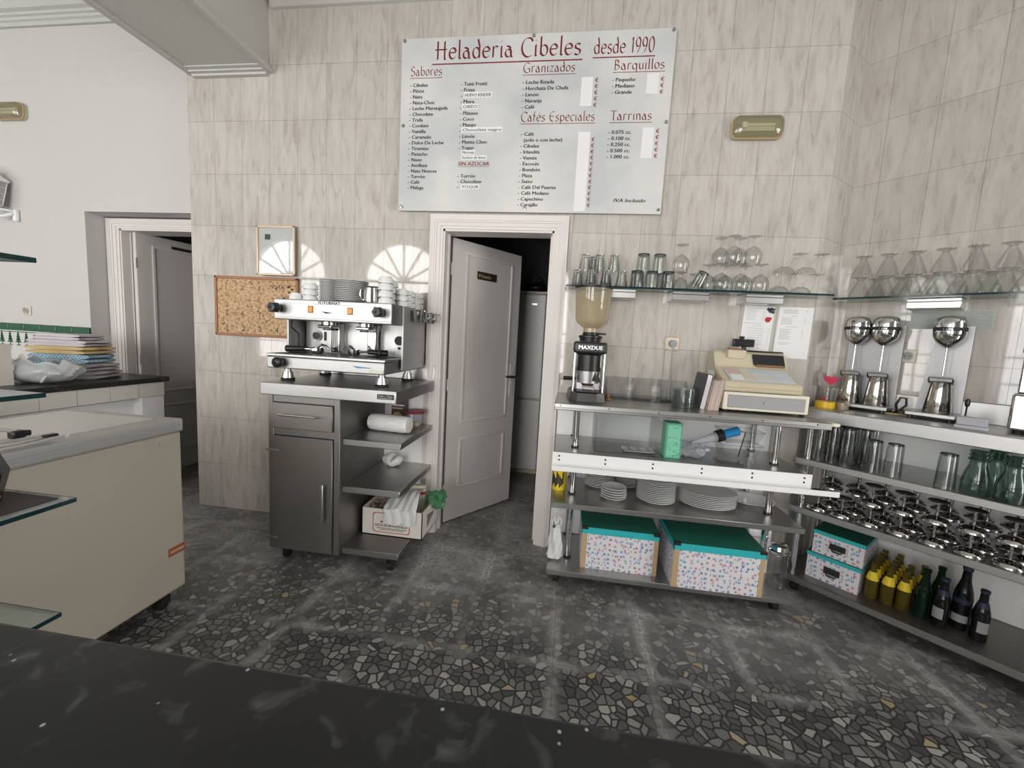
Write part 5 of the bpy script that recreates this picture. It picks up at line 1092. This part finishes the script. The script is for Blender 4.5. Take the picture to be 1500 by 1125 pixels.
storage_box('storage_box', 'right large printed storage box jutting out over the shelf edge', (3.255, -.308, Z3), .0, .440, .33, .240, 'printed storage boxes on the bottom shelf')
def tied_bag():
    b = MB()
    def f(u, v):
        a = 2*PI*u; r = .044*(1-.35*v)*(1+.13*math.sin(5*a+6*v)+.07*math.sin(9*a-8*v)) if v > 0 else .02
        return (r*math.cos(a), r*.9*math.sin(a), .0008+.20*v+.012*math.sin(4*a)*v)
    b.grid(f, 36, 14); b.tube([(-.02, 0, .19), (-.028, 0, .23), (-.015, .0, .245), (.0, 0, .20)], .007, 6); b.tube([(.02, 0, .19), (.03, 0, .225), (.018, .0, .25), (.0, 0, .20)], .007, 6)
    o = b.build('tied_bag', 'bag_w'); o.location = (2.424, -.335, Z3); tag(o, 'tied white plastic bag standing at the left end of the bottom shelf', 'bag')
tied_bag()
t = thing('glass_jar', 'tall clear glass jar with a silver lid at the right end of the bottom shelf', 'jar', (3.604, -.335, Z3))
MB().lathe([(.001, .004), (.044, .002), (.047, .008), (.047, .175), (.042, .190)], n=32).build('jar', 'glass', t); MB().lathe([(.048, .185), (.052, .190), (.052, .200), (.044, .206), (.040, .225), (.030, .232), (.001, .234)], n=32).build('lid', 'chrome', t)
t = thing('carton', 'small white carton with a red mark behind the right chrome post on the bottom shelf', 'carton', (3.555, -.180, Z3)); MB().rbox(-.06, .06, -.04, .04, 0, .30, .003, 1).build('carton', 'paper', t)
b = MB(); text_mesh(b, '50', (.01, -.0405, .245), .04, bold=.001); b.box(-.05, .05, -.0406, -.0401, .205, .208); b.build('print', 'redc', t)

# ================================================================ GLASS SHELF ON THE BACK WALL
def wall_shelf(name, label, L0, L1, D, z, brackets, rz, org):
    t = thing(name, label, 'shelf', org, rz)
    MB().box(L0, L1, -D+.0025, -.0006, z-.010, z).build('glass_pane', 'shelf_glass', t)
    MB().box(L0, L1, -D, -D+.0024, z-.0102, z+.0002).build('polished_edge', 'glass_edge', t)
    for a, c in brackets:
        b = MB().rbox(a, c, -.125, -.0006, z-.062, z-.0105, .003, 1); br = b.build('bracket', 'alu', t)
        MB().box(a, c, -.1262, -.1252, z-.030, z-.026).build('bracket_groove', 'ink', br)
    return t
ZS = 1.668
wall_shelf('glass_shelf', 'long glass shelf with steel brackets on the back wall above the serving table', 2.385, 3.835-.03, .15, ZS, ((2.615, 2.785), (2.985, 3.185), (3.375, 3.570)), 0, (0, 0, 0))
wall_shelf('glass_shelf', 'glass shelf with one steel bracket on the oblique right wall above the milkshake mixers', -.085, 1.6, .20, 1.668, ((.212, .412), (.85, 1.05)), RZ, W(0, 0, 0))
ZG = ZS+.0006
def shot():
    t = thing('shot_glass', '', 'glass'); b = MB().lathe([(.037, 0), (.036, .004), (.026, .070), (.025, .086), (.001, .086), (.001, .074), (.022, .073), (.034, .002), (.037, 0)], n=12); b.build('cup', 'glass', t)
    MB().lathe([(.0255, .0865), (.026, .0885), (.020, .0895), (.001, .0885)], n=20).build('thick_base', 'chrome', t); return t
sp = []; lb = []
for k, x in enumerate((2.447, 2.525, 2.612, 2.700)): sp.append(((x, -.105, ZG), (0, 0, 0))); lb.append('upturned faceted shot glass, %s from the left in the lower front row' % ORD[k])
for k, x in enumerate((2.455, 2.535, 2.620)): sp.append(((x, -.040, ZG), (0, 0, 0))); lb.append('upturned faceted shot glass, %s from the left in the lower rear row' % ORD[k])
for k, x in enumerate((2.486, 2.568, 2.652)): sp.append(((x, -.095, ZG+.0898), (0, 0, 0))); lb.append('upturned faceted shot glass, %s from the left in the upper row' % ORD[k])
sp.append(((2.535, -.035, ZG+.0898), (0, 0, 0))); lb.append('upturned faceted shot glass alone at the rear of the upper row')
repeat(shot(), sp, lb, 'shot glasses on the back glass shelf')
def tumbler(r, h, name='tumbler', seg=24, ribs=False):
    t = thing(name, '', 'glass')
    b = MB().lathe([(r, 0), (r*.99, .003), (r*.90, h*.80), (r*.86, h-.008), (r*.80, h), (.001, h), (.001, h-.010), (r*.78, h-.012), (r*.84, h*.7), (r*.94, .002), (r, 0)], n=seg); b.build('cup', 'glass', t)
    MB().lathe([(r*.84, h-.006), (r*.82, h+.0005), (r*.70, h+.0008)], n=seg).build('heavy_base', 'dkmetal' if ribs else 'glass_edge', t); return t
sp = []; lb = []
for k, x in enumerate((2.785, 2.868, 2.957)): sp.append(((x, -.100, ZG), (0, 0, 0))); lb.append('upturned clear tumbler, %s from the left in the lower row behind the shelf edge' % ORD[k])
for k, x in enumerate((2.815, 2.905)): sp.append(((x, -.095, ZG+.0953), (0, 0, 0))); lb.append('upturned clear tumbler, %s from the left in the upper row' % ORD[k])
for k, x in enumerate((2.800, 2.945)): sp.append(((x, -.028, ZG), (0, 0, 0))); lb.append('upturned clear tumbler, %s from the left against the wall' % ORD[k])
p = tumbler(.040, .0945); repeat(p, sp, lb, 'tumblers on the back glass shelf')
def goblet(r=.047, h=.150):
    t = thing('wine_glass', '', 'glass')
    b = MB().lathe([(r*.80, 0), (r*.93, .018), (r, .040), (r*.93, .062), (r*.62, .084), (r*.22, .096), (.005, .100)], n=30); b.build('bowl', 'glass', t)
    b = MB().lathe([(.0055, .099), (.0042, .110), (.0042, h-.016), (.008, h-.008)], n=14); b.build('stem', 'glass', t)
    b = MB().lathe([(.008, h-.008), (.020, h-.004), (.034, h-.0008), (.035, h), (.001, h)], n=30); b.build('foot', 'glass', t); return t
sp = []; lb = []
for k, x in enumerate((3.242, 3.345, 3.447)): sp.append(((x, -.100, ZG), (0, 0, 0))); lb.append('upturned wine glass, %s from the left in the lower front row of the pyramid' % ORD[k])
for k, x in enumerate((3.230, 3.335, 3.437)): sp.append(((x+.005, -.005-.042, ZG) if False else (x+.052, -.047, ZG), (0, 0, 0)) if k < 2 else ((3.190, -.047, ZG), (0, 0, 0))); lb.append('upturned wine glass, %s in the lower rear row of the pyramid' % ('second from the left', 'rightmost', 'leftmost')[k])
for k, x in enumerate((3.294, 3.396)): sp.append(((x, -.098, ZG+.1505), (0, 0, 0))); lb.append('upturned wine glass, %s in the top front row of the pyramid' % ('left', 'right')[k])
for k, x in enumerate((3.242, 3.343)): sp.append(((x, -.048, ZG+.1505), (0, 0, 0))); lb.append('upturned wine glass, %s in the top rear row of the pyramid' % ('left', 'right')[k])
sp.append(((3.022, -.092, ZG+.0975), (0, 0, 0))); lb.append('upturned wine glass standing alone on dessert glasses left of the pyramid')
wine = repeat(goblet(), sp, lb, 'wine glasses on the back glass shelf')
def coupe():
    t = thing('dessert_glass', '', 'glass')
    MB().lathe([(.045, 0), (.043, .020), (.030, .052), (.010, .062), (.006, .070)], n=20).build('bowl', 'glass', t); MB().lathe([(.006, .070), (.006, .082), (.022, .092), (.036, .0955), (.036, .0968), (.001, .0968)], n=24).build('foot', 'glass', t); return t
sp = [((3.030, -.10, ZG), (0, 0, 0)), ((3.020, -.045+.0, ZG), (0, 0, 0)) if False else ((3.035, -.0465+.0, ZG), (0, 0, 0)), ((3.118, -.052, ZG), (0, 0, 0))]
sp[1] = ((2.960+.072, -.0445, ZG), (0, 0, 0)); sp = [((3.028, -.098, ZG), (0, 0, 0)), ((3.12, -.048, ZG), (0, 0, 0))]
repeat(coupe(), sp, ['low upturned dessert glass under the lone wine glass', 'low upturned dessert glass against the wall left of the wine glass pyramid'], 'dessert glasses on the back glass shelf')
t = tumbler(.034, .085, 'tumbler'); t.location = (3.110, -.128+.012, ZG+.0165); t.rotation_euler = (0, .42, 0); tag(t, 'small clear tumbler leaning to the left of the wine glass pyramid', 'glass')
# slanted stem glasses at the right end
def slant():
    t = thing('slanted_glass', '', 'glass')
    MB().lathe([(.052, 0), (.050, .010), (.040, .026), (.020, .036), (.006, .039)], n=30).build('bowl', 'glass', t)
    MB().tube([(-.012, 0, .034), (.005, 0, .044), (.068, 0, .098), (.080, 0, .1035)], [.006, .0065, .0065, .007], 10).build('stem', 'glass', t)
    MB().lathe([(.006, .1005), (.022, .1035), (.036, .106), (.036, .108), (.001, .108)], (.074, 0, 0), 28).build('foot', 'glass', t); return t
sp = [((3.550, -.095, ZG), (0, 0, 0)), ((3.660, -.095, ZG), (0, 0, 0)), ((3.570, -.085, ZG+.1085), (0, 0, 0)), ((3.678, -.085, ZG+.1085), (0, 0, 0))]
repeat(slant(), sp, ['upturned glass with slanted stem, %s one of the four at the shelf right end' % q for q in ('lower left', 'lower right', 'upper left', 'upper right')], 'slanted stem glasses at the shelf end')

# ---- sundae glasses on the right shelf
def sundae(h=.113):
    t = thing('sundae_glass', '', 'glass')
    n = 32; prof = [(.047, 0), (.045, .012), (.034, .045), (.022, .075), (.015, .090), (.012, .096)]
    b = MB().ring_loft([[(r*(1+.035*(k % 2)*(1 if z < .085 else 0))*math.cos(2*PI*k/n), r*(1+.035*(k % 2)*(1 if z < .085 else 0))*math.sin(2*PI*k/n), z) for k in range(n)] for r, z in prof], False); b.build('ribbed_bowl', 'glass', t)
    MB().lathe([(.012, .096), (.018, .102), (.032, .108), (.037, .111), (.037, h), (.001, h)], n=28).build('foot', 'glass', t); return t
sp = []; lb = []
S0, DS = .012, .1055
for k in range(7):
    sp.append((W(S0+DS*k, .131, ZG), (0, 0, RZ))); lb.append('ribbed sundae glass, %s from left, lower front row of the right shelf' % ORD[k])
for k in range(6):
    sp.append((W(S0+DS*k+.002, .131, ZG+.1135), (0, 0, RZ))); lb.append('ribbed sundae glass, %s from left, upper row of the right shelf' % ORD[k])
for k in range(6):
    sp.append((W(S0+DS*k+.0527, .0498, ZG), (0, 0, RZ))); lb.append('ribbed sundae glass, %s from left, lower rear row of the right shelf' % ORD[k])
repeat(sundae(), sp, lb, 'sundae glasses on the right glass shelf')

# ================================================================ RIGHT UNIT
def unit():
    t = thing('back_bar_unit', 'stainless steel back bar unit with three open shelves along the oblique right wall', 'counter', W(0, 0, 0), RZ)
    A, B_, D = -.085, 1.95, .45
    MB().rbox(A, B_, -D, -.0012, .988, 1.052, .004, 2).rbox(A, B_, -.022, -.0012, 1.052, 1.152, .002, 1).build('worktop', 'steel', t)
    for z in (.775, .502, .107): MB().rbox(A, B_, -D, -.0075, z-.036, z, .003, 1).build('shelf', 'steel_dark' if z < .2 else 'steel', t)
    MB().box(A, B_, -.007, -.0012, .11, .985).build('back_panel', 'white_paint', t)
    for x in (-.045, .95, 1.90):
        for y in (-.40, -.05):
            for z0, z1 in ((.7755, .9875), (.5025, .7385), (.1075, .4655)): MB().cyl((x, y, z0), (x, y, z1), .015, n=18).build('post', 'chrome', t)
    for x in (-.03, .95, 1.88):
        for y in (-.38, -.08):
            c = MB().cyl((x-.014, y, .028), (x+.014, y, .028), .028, n=18).build('caster', 'rubber', t); MB().cyl((x, y, .05), (x, y, .0705), .012).box(x-.02, x-.015, y-.02, y+.02, .02, .066).box(x+.015, x+.02, y-.02, y+.02, .02, .066).build('caster_fork', 'dkmetal', c)
unit()
ZW = 1.0525
def mixer_head(t, x, y, zc, r=.059):
    b = MB().lathe([(.010, -.078), (.016, -.074), (.030, -.064), (.047, -.046), (.055, -.030), (r, -.010), (r, .034), (r*.97, .050), (r*.88, .063), (r*.70, .072), (r*.35, .077), (.001, .078)], (x, y, zc), 36); h = b.build('motor_head', 'chrome', t)
    MB().lathe([(r+.0008, .002), (r+.0012, .006), (r+.0012, .016), (r+.0008, .020)], (x, y, zc), 36).build('black_band', 'ink', h)
    b = MB()
    for k, ch in enumerate('LOMI'):
        a = -PI/2-.30+.17*k; text_mesh(b, ch, (x+(r+.0018)*math.cos(a), y+(r+.0018)*math.sin(a), zc+.005), .013, u=(-math.sin(a), math.cos(a), 0), bold=.0006)
    b.build('lettering', 'alu', h)
    MB().cyl((x, y, zc-.078), (x, y, zc-.215), .004, n=10).build('mixing_spindle', 'chrome', h)
def shaker(label, loc, rz, grp='steel mixing cups on the milkshake mixers'):
    t = thing('mixing_cup', label, 'cup', loc, rz, grp)
    b = MB().lathe([(.001, 0), (.030, 0), (.034, .004)] if False else [(.001, 0), (.050, 0), (.052, .004), (.044, .085), (.037, .150), (.039, .156), (.036, .156), (.041, .085), (.048, .006), (.001, .005)], n=36); b.build('cup', 'mirror', t)
    MB().tube([(-.040, -.012, .148), (-.043, -.030, .168), (-.040, -.045, .176), (.040, -.045, .176), (.043, -.030, .168), (.040, -.012, .148)], .0045, 8).build('rim_bail', 'chrome', t)
    return t
def mixer_body(t, w0, w1, heads, top, taper):
    MB().rbox(w0, w1, -.185, .0, .014, .034, .004, 2).build('base', 'steel', t)
    for x in (w0+.02, w1-.02):
        for y in (-.165, -.02): MB().cyl((x, y, 0), (x, y, .0135), .011, n=12).build('foot', 'dkmetal', t)
    b = MB().prism([(w0+taper[0], -.022, .0345), (w1-taper[1], -.022, .0345), (w1-taper[1], -.022, top), (w0+taper[2], -.022, top)], (0, .020, 0)); b.build('column', 'column_steel', t)
    for x in heads:
        MB().rbox(x-.02, x+.02, -.06, -.0225, .40, .455, .006, 2).build('head_bracket', 'dkmetal', t)
        mixer_head(t, x, -.112, .437)
t = thing('milkshake_mixer', 'double chrome milkshake mixer on the right counter beside the glass straw cup', 'mixer', W(-.018, .030, ZW), RZ); mixer_body(t, .0, .235, (.052, .170), .47, (.0, .0, .0))
MB().rbox(.085, .138, -.10, -.03, .43, .46, .006, 2).build('bridge', 'black', t)
t2 = thing('milkshake_mixer', 'single chrome milkshake mixer with a tapering steel column right of the wall socket', 'mixer', W(.285, .030, ZW), RZ); mixer_body(t2, .0, .180, (.105,), .47, (.015, .0, .055))
shaker('left steel mixing cup on the double milkshake mixer', W(-.018+.052, .030+.112, ZW+.0345), RZ); shaker('right steel mixing cup on the double milkshake mixer', W(-.018+.170, .142, ZW+.0345), RZ); shaker('steel mixing cup on the single milkshake mixer', W(.285+.105, .142, ZW+.0345), RZ)
socket('wall_socket', 'cream double rimmed wall socket between the two milkshake mixers', W(.231, 0, 1.363), RZ, 'wall sockets')
t = thing('mixer_cord', 'black looped cord between the two milkshake mixers', 'cord', W(.222, .11, ZW), RZ)
MB().tube([(.012, .06, .008), (.010, .0, .008), (.022, -.01, .012), (.050, .01, .05), (.045, .02, .085), (.022, .02, .088), (.010, .01, .05), (.018, .0, .01), (.036, -.02, .008)], .006, 8).build('flex', 'black', t); MB().rbox(.026, .056, -.045, -.015, .0005, .028, .006, 2).build('plug', 'black', t)
t = thing('wooden_spatula', 'short tan wooden spatula blade lying under the black cord', 'spatula', W(.235, .16, ZW+.0003), RZ+.3); MB().rbox(-.055, .03, -.018, .018, 0, .006, .002, 1).rbox(.0305, .09, -.006, .006, 0, .006, .002, 1).build('blade', 'tan', t)
def tape(label, x, off, m, r):
    t = thing('tape_roll', label, 'tape', W(x, off, ZW), RZ, 'tape rolls on the right counter')
    MB().lathe([(r*.62, 0), (r, 0), (r, .034), (r*.62, .034), (r*.62, 0)], n=36).build('tape', m, t); MB().lathe([(r*.615, .001), (r*.56, .001), (r*.56, .033), (r*.615, .033)], n=30).build('core', 'tan', t)
tape('bright yellow roll of tape at the left end of the right counter', -.030, .285, 'yellow', .046); tape('duller yellow tape roll half hidden right of the bright one', .038, .245, 'smoke', .030)
def straw_cup():
    t = thing('straw_glass', 'clear glass holding a stirrer behind the yellow tape', 'glass', W(-.052, .175, ZW), RZ)
    MB().lathe([(.001, .003), (.026, .003), (.028, .0), (.033, .105)], n=28).build('cup', 'glass', t)
    b = MB()
    for a in (-.9, -.2): b.tube([(.031*math.sin(a), -.032*math.cos(a), .025), (.035*math.sin(a), -.034*math.cos(a), .05)], .006, 6)
    b.build('print', 'redc', t)
    s = thing('heart_stirrer', 'red heart on a clear stick standing in the glass behind the yellow tape', 'stirrer', W(-.052, .175, ZW), RZ)
    MB().tube([(-.005, 0, .0045), (.008, -.012, .12)], .003, 8).build('stick', 'acrylic', s)
    pts = []
    for k in range(28):
        a = 2*PI*k/28; x = 16*math.sin(a)**3; z = 13*math.cos(a)-5*math.cos(2*a)-2*math.cos(3*a)-math.cos(4*a); pts.append((.009+x*.0021, -.015, .150+z*.0019))
    MB().prism(pts, (0, .006, 0)).build('heart', 'pink', s)
straw_cup()
t = thing('napkin_box', 'two pale grey flat card boxes stacked at the counter front edge', 'box', W(.478, .385, ZW), RZ+.04); MB().rbox(0, .102, 0, .06, 0, .016, .002, 1).build('base_tray', 'clear_card', t); MB().rbox(.004, .098, .004, .056, .0165, .052, .004, 2).build('wrapped_block', 'clear_card', t)
t = thing('black_spoon', 'small black spoon standing behind the single mixer column', 'spoon', W(.480, .026, ZW), RZ); MB().tube([(0, 0, .001), (.0, 0, .07)], .003, 8).sphere((0, 0, .092), .010, .004, .022, 14, 10).build('spoon', 'black', t)
def blender_machine():
    t = thing('juicer', 'tall polished steel appliance with a pale wooden shelf, cut off by the right edge', 'appliance', W(.625, .066, ZW), RZ)
    MB().rbox(.0, .30, -.24, .04, .014, .17, .010, 2).build('base', 'mirror', t)
    for x in (.03, .27):
        for y in (-.21, .01): MB().cyl((x, y, 0), (x, y, .0135), .014, n=12).build('foot', 'rubber', t)
    MB().rbox(.008, .29, -.12, .035, .1705, .52, .006, 2).build('column', 'mirror', t); MB().rbox(.004, .29, -.20, -.1205, .345, .375, .003, 1).build('wooden_ledge', 'tan', t); MB().rbox(.06, .26, -.246, -.2405, .05, .12, .003, 1).build('control_panel', 'ink', t)
blender_machine()
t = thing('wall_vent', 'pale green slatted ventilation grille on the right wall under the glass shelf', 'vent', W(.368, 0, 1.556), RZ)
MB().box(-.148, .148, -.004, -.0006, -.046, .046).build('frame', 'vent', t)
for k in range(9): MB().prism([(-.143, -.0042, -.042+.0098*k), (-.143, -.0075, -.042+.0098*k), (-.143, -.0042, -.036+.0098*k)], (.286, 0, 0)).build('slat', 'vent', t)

# ---- tall tumblers on the upper shelf of the unit
ZA = .7755
sp = []; lb = []
for j, off in enumerate((.385, .305, .225)):
    for k in range(4):
        sp.append((W(-.005+.047*k+(.0 if k else .0)-.0*j+.004*(j % 2)+(.0), off, ZA), (0, 0, RZ))); lb.append('tall ribbed highball glass, %s from the left in the %s row under the counter' % (ORD[k], ('front', 'second', 'third')[j]))
sp = [(W(s, o, ZA), (0, 0, RZ)) for o in (.375, .300, .225, .150) for s in (-.003, .056, .115, .174)][:]
lb = ['tall upturned highball glass, %s from the left in the %s row under the right counter' % (ORD[k], r) for r in ('front', 'second', 'third', 'rear') for k in range(4)]
# the front right place is empty
keep = [i for i in range(16) if i not in (3,)]
p = tumbler(.0285, .195, 'highball_glass', 16, True); repeat(p, [sp[i] for i in keep], [lb[i] for i in keep], 'highball glasses under the right counter')
p = tumbler(.036, .158, 'water_glass'); repeat(p, [(W(.225, .385, ZA), (0, 0, RZ)), (W(.302, .385, ZA), (0, 0, RZ)), (W(.482, .395, ZA), (0, 0, RZ))], ['left of the two upturned water glasses standing side by side under the right counter', 'right of the two upturned water glasses standing side by side under the right counter', 'upturned water glass standing alone left of the green glass carafes'], 'water glasses under the right counter')
def carafe():
    t = thing('green_carafe', '', 'jar')
    b = MB().lathe([(.001, .004), (.044, .0), (.047, .006), (.047, .060), (.041, .095), (.031, .125), (.029, .140), (.029, .150)], n=30); b.build('body', 'green_glass', t)
    MB().lathe([(.029, .148), (.035, .150), (.036, .156), (.030, .160), (.030, .166), (.034, .168), (.034, .174), (.030, .177), (.030, .182), (.033, .184), (.033, .192), (.026, .194), (.026, .150)], n=30).build('ringed_neck', 'green_glass', t); return t
repeat(carafe(), [(W(s, o, ZA), (0, 0, RZ)) for s, o in ((.572, .385), (.670, .390), (.621, .292), (.752, .325))], ['green glass carafe nearest the lone water glass', 'second green glass carafe from the left at the front', 'green glass carafe behind the second one', 'green glass carafe cut off by the right edge'], 'green carafes under the right counter')

# ---- metal ice cream coupes, stacked in twos
ZB = .5025
def coupe_metal():
    t = thing('ice_cream_coupe', '', 'cup')
    MB().lathe([(.050, 0), (.0515, .002), (.051, .006), (.046, .016), (.030, .026), (.012, .030), (.0065, .033), (.001, .033), (.001, .030), (.028, .023), (.044, .014), (.048, .004), (.050, 0)], n=32).build('bowl', 'mirror', t)
    MB().lathe([(.0065, .033), (.0055, .045), (.0055, .086), (.010, .092), (.001, .092)], n=16).build('stem', 'chrome', t)
    MB().lathe([(.010, .092), (.030, .096), (.037, .099), (.037, .103), (.030, .101), (.001, .100)], n=30).build('foot', 'dkmetal', t); return t  # dark foot metal stands in for the dark shelf it would mirror
sp = []; lb = []; DX = .114
for j, off in enumerate((.385, .262, .130)):
    for k in range(8):
        s = .018+DX*k+.030*(j % 2)
        if j == 3 and k > 6: continue
        if off < .1 and s > .9: continue
        for q in range(2 if not (j == 0 and k in (0, 1)) else 1):
            if abs(s-.95) < .075 and (abs(off-.40) < .07 or abs(off-.05) < .07): continue
            if abs(s+.045) < .068 and (abs(off-.40) < .068 or abs(off-.05) < .068): s2 = s+.009
            else: s2 = s
            sp.append((W(s2+.001, off, ZB+.1035*q), (0, 0, RZ))); lb.append('upturned steel ice cream coupe, %s from the left in the %s row, %s layer' % (ORD[k], ('front', 'second', 'third', 'rear')[j], ('lower', 'upper')[q]))
repeat(coupe_metal(), sp, lb, 'steel ice cream coupes on the middle shelf')

# ---- bottom shelf of the unit
ZC = .1075
storage_box('storage_box', 'lower of two small printed storage boxes stacked on the right unit', W(.126, .225, ZC), RZ, .232, .29, .142, 'small printed boxes on the right unit', True, .020, False)
storage_box('storage_box', 'upper of two small printed storage boxes stacked on the right unit', W(.135, .225, ZC+.1448), RZ, .222, .28, .128, 'small printed boxes on the right unit', True, .020, False)
def bottle(name, r, h, glass, cap, lab):
    t = thing(name, '', 'bottle')
    MB().lathe([(.001, .003), (r*.95, .0), (r, .005), (r, h*.50), (r*.88, h*.60), (r*.50, h*.78), (r*.44, h*.92), (r*.47, h*.93), (r*.47, h*.95)], n=24).build('bottle', glass, t)
    MB().lathe([(r*.50, h*.935), (r*.54, h*.94), (r*.52, h*.995), (r*.40, h), (.001, h)], n=20).build('cap', cap, t)
    for k, (a, b_, m, wrap) in enumerate(lab):
        ra = lambda z: r+.0006 if z <= h*.5 else (r+(r*.88-r)*(z/h-.5)/.1 if z < h*.6 else r*.88+(r*.5-r*.88)*(z/h-.6)/.18)+.0007
        n = 20; rings = []
        for q in range(4):
            z = a*h+(b_-a)*h*q/3; rings.append([(ra(z)*math.cos(-PI/2-wrap+2*wrap*i/n), ra(z)*math.sin(-PI/2-wrap+2*wrap*i/n), z) for i in range(n+1)])
        vs = [p for R_ in rings for p in R_]; fs = [(i*(n+1)+j, i*(n+1)+j+1, (i+1)*(n+1)+j+1, (i+1)*(n+1)+j) for i in range(3) for j in range(n)]
        MB().add(vs, fs, True).build('label' if k == 0 else 'neck_label', m, t)
    return t
sp = []; lb = []
for c, (s, n) in enumerate(((.284, 5), (.345, 5), (.403, 3))):
    for k in range(n):
        sp.append((W(s, .325-.057*k-.008*c, ZC), (0, 0, RZ+.2*(k % 2)))); lb.append('yellow soda bottle, %s from the front in the %s column' % (ORD[k], ('left', 'middle', 'right')[c]))
sp.append((W(.445, .135, ZC), (0, 0, RZ))); lb.append('yellow soda bottle alone behind the green bottles')
repeat(bottle('soda_bottle', .0265, .192, 'yellow_glass', 'yellow_glass', ((.52, .74, 'label_y', 2.6),)), sp, lb, 'yellow soda bottles on the bottom shelf')
p = bottle('green_bottle', .029, .245, 'bottle_green', 'bottle_green', ()); repeat(p, [(W(.470, .310, ZC), (0, 0, RZ)), (W(.510, .215, ZC), (0, 0, RZ))], ['dark green bottle in front, right of the yellow soda bottles', 'dark green bottle standing behind the front green one'], 'green bottles on the bottom shelf')
beer = ((.18, .40, 'label_w', .7), (.66, .76, 'label_b', 2.0))
p = bottle('beer_bottle', .0295, .235, 'bottle_dark', 'label_b', beer); repeat(p, [(W(.534, .325, ZC), (0, 0, RZ-.3)), (W(.655, .305, ZC), (0, 0, RZ+.5))], ['dark beer bottle with pale label left of the tall dark bottle', 'short dark beer bottle furthest right on the bottom shelf'], 'beer bottles on the bottom shelf')
p = bottle('beer_bottle', .034, .300, 'bottle_dark', 'label_b', ((.12, .24, 'label_w', .9), (.42, .50, 'label_b', 1.0))); p.location = W(.592, .255, ZC); p.rotation_euler = (0, 0, RZ); tag(p, 'tall dark bottle between the two beer bottles on the bottom shelf', 'bottle')
